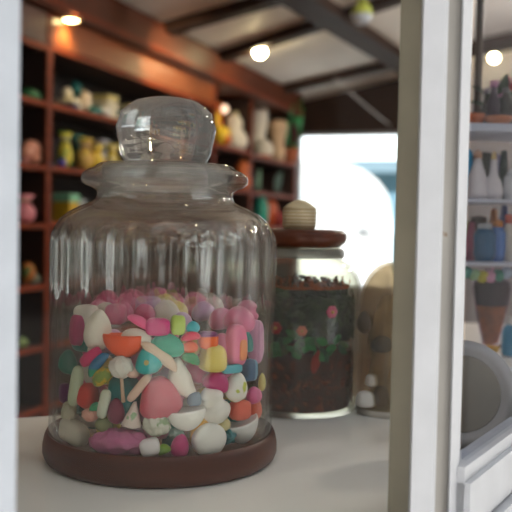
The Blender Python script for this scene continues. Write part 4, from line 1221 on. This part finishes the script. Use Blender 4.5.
vase('lavender vase behind the slender white figurine', 494, 1, [(0, 0), (6, 0), (9, 14), (8, 30), (4, 40), (5, 46), (0, 47)], mat((150, 140, 190), .4), .055, 'vase', 'vase')
# third tier
vase('dark brown jar at the back of the lower shelf', 478, 0, [(0, 0), (8, 0), (9, 20), (8, 42), (0, 44)], mat((72, 48, 44), .4), .055, 'round_jar', 'jar')
vase('orange bottle at the back of the lower shelf', 493, 0, [(0, 0), (7, 0), (8, 30), (4, 40), (3, 50), (0, 51)], mat((216, 130, 60), .4), .055)
vase('tall indigo bottle at the back of the lower shelf', 503, 0, [(0, 0), (5, 0), (6, 34), (4, 44), (3, 54), (0, 55)], mat((64, 74, 140), .3), .055)
vase('olive green bottle at the back left of the lower shelf', 466, 0, [(0, 0), (5, 0), (6, 24), (3, 36), (0, 40)], mat((140, 150, 96), .4), .05)
vase('teal blue jar in the middle of the lower shelf', 484, 0, [(0, 0), (9, 0), (11, 8), (11, 26), (8, 32), (0, 33)], mat((24, 104, 150), .3), -.01, 'round_jar', 'jar', ([(0, 32), (7, 32), (7, 37), (0, 38)], mat((216, 220, 226))))
vase('light blue jar right of the teal blue one', 497, 0, [(0, 0), (7, 0), (8, 10), (8, 28), (5, 34), (0, 35)], mat((84, 136, 214), .3), .0, 'round_jar', 'jar', ([(0, 34), (5, 34), (5, 40), (0, 41)], mat((226, 140, 50))))
vase('dusty pink bottle at the left of the lower shelf', 471, 0, [(0, 0), (6, 0), (7, 18), (4, 30), (3, 38), (0, 39)], mat((186, 120, 140), .4), .0)
vase('tall cream bottle with a red cap at the right of the lower shelf', 508, 0, [(0, 0), (5, 0), (5, 30), (3, 38), (0, 39)], mat((226, 220, 206), .35), .0, cap=([(0, 38), (4, 38), (4, 46), (0, 47)], mat((226, 80, 60))))
# garland of little pompoms hanging under the lower shelf
p, s = on_et(487, 0, -.055)
cols = [((110, 170, 160), 'teal'), ((150, 190, 140), 'pale green'), ((206, 196, 70), 'yellow'), ((216, 160, 190), 'pink'), ((80, 150, 130), 'sea green'), ((170, 190, 214), 'powder blue')]
t = thing('pompom_garland', 'garland of small coloured pompoms hanging under the lower shelf', 'garland', (p.x, p.y, p.z - .0085))
obj('string', tube([((k - 3) * 8 * s, 0, -.004 - 4 * s * math.cos((k - 3) * .8)) for k in range(7)], .0012), mat((210, 200, 190)), t)
for k in range(6):
    obj('pompom', blob('crinkle', 5.5 * s, 5.5 * s, 5.5 * s, 80 + k), mat(cols[k][0], .7, 60, .15), t, ((k - 2.5) * 8 * s, 0, -.010 - 3 * s * math.cos((k - 2.5) * .8)))
# cone of potpourri hanging below it
p, s = on_et(493, 0, -.02)
t = thing('potpourri_cone', 'clear cone shaped bag of brown and orange potpourri behind the right pane', 'bag', (p.x, p.y, p.z - .008))
top = -16 * s
hh = 62 * s
b = lathe([(0, top - hh), (7 * s, top - hh + .002), (13 * s, top - hh * .55), (18 * s, top - hh * .1), (17 * s, top), (8 * s, top + 4 * s), (0, top + 5 * s)], 32)
obj('contents', b, mat((172, 104, 50), .6, 60, .35, .4, color2=(66, 54, 58), split=(2, .58)), t)
obj('wrapper', lathe([(0, top - hh - .002), (8.5 * s, top - hh - .001), (14.5 * s, top - hh * .55), (19.5 * s, top - hh * .1), (18.5 * s, top + .001), (10 * s, top + 5 * s), (4 * s, top + 8 * s), (10 * s, top + 14 * s)], 32), glass((236, 226, 236), refl=.7), t)
obj('ribbon', tube([(0, 0, top + 8 * s), (0, 0, 0)], .002), mat((200, 150, 170)), t)
# blue bottle and yellow duck on the counter further back
p = on_z(509, 356, ZC); s = psize(p)
lathe_thing('bottle', 'sky blue bottle standing on the counter at the right edge of the view', 'bottle', p, [('body', [(0, 0), (7 * s, 0), (8 * s, 2 * s), (8 * s, 26 * s), (4 * s, 32 * s), (0, 33 * s)], mat((30, 150, 206), .35)), ('cap', [(0, 32 * s), (4 * s, 32 * s), (4 * s, 38 * s), (0, 39 * s)], mat((220, 226, 232)))])
p = on_z(492, 354, ZC); s = psize(p)
t = thing('toy_duck', 'small yellow-orange toy duck on the counter left of the sky blue bottle', 'toy', p)
obj('body', sph(6 * s, (0, 0, 5 * s), 1.2, .9, .85), mat((238, 176, 40), .4), t)
obj('head', sph(3.6 * s, (-4 * s, 0, 11.5 * s)), mat((240, 186, 50), .4), t)
obj('beak', sph(1.8 * s, (-8 * s, 0, 11 * s), 1.5, 1, .6), mat((226, 110, 40), .4), t)
obj('tail', sph(2.4 * s, (7 * s, 0, 8 * s), 1, .7, 1), mat((150, 90, 40), .4), t)

# ------------------------------------------------------------------ light
wd = bpy.data.worlds.new('sky'); S.world = wd; wd.use_nodes = True
nt = wd.node_tree; bg = nt.nodes['Background']
tc = nt.nodes.new('ShaderNodeTexCoord'); nz = nt.nodes.new('ShaderNodeTexNoise'); nz.inputs['Scale'].default_value = 1.6
rp = nt.nodes.new('ShaderNodeValToRGB')
rp.color_ramp.elements[0].color = (.86, .93, 1.0, 1); rp.color_ramp.elements[1].color = (1, 1, 1, 1)
nt.links.new(tc.outputs['Generated'], nz.inputs['Vector']); nt.links.new(nz.outputs['Fac'], rp.inputs['Fac']); nt.links.new(rp.outputs[0], bg.inputs['Color'])
# hazy sky, much brighter beyond the yard where the sun glare is
vm = nt.nodes.new('ShaderNodeVectorMath'); vm.operation = 'DOT_PRODUCT'
gd = Vector((math.sin(math.radians(9)), math.cos(math.radians(9)), .06)).normalized()
vm.inputs[1].default_value = gd
nt.links.new(tc.outputs['Generated'], vm.inputs[0])
mr = nt.nodes.new('ShaderNodeMapRange'); mr.interpolation_type = 'SMOOTHSTEP'
mr.inputs['From Min'].default_value = .86; mr.inputs['From Max'].default_value = .985
mr.inputs['To Min'].default_value = .0; mr.inputs['To Max'].default_value = 2.6
nt.links.new(vm.outputs['Value'], mr.inputs['Value'])
sx = nt.nodes.new('ShaderNodeSeparateXYZ'); nt.links.new(tc.outputs['Generated'], sx.inputs[0])
el = nt.nodes.new('ShaderNodeMapRange'); el.inputs['From Min'].default_value = .05; el.inputs['From Max'].default_value = .65
el.inputs['To Min'].default_value = .85; el.inputs['To Max'].default_value = 1.35
nt.links.new(sx.outputs[2], el.inputs['Value'])
ad = nt.nodes.new('ShaderNodeMath'); ad.operation = 'ADD'
nt.links.new(mr.outputs[0], ad.inputs[0]); nt.links.new(el.outputs[0], ad.inputs[1])
nt.links.new(ad.outputs[0], bg.inputs['Strength'])
sun = bpy.data.lights.new('sun', 'SUN'); sun.energy = 11; sun.angle = math.radians(1.5); sun.color = (1, .97, .92)
so = bpy.data.objects.new('sun', sun); COL.objects.link(so)
so.rotation_euler = Vector((-.7, -.3, .72)).to_track_quat('Z', 'Y').to_euler()

S.view_settings.view_transform = 'Standard'
S.view_settings.look = 'None'
S.view_settings.gamma = 1
S.view_settings.exposure = 0.08
S.view_settings.use_curve_mapping = False
cy = S.cycles
cy.max_bounces = 16; cy.transmission_bounces = 12; cy.transparent_max_bounces = 32; cy.glossy_bounces = 6; cy.diffuse_bounces = 5
cy.sample_clamp_indirect = 4
cy.use_denoising = True
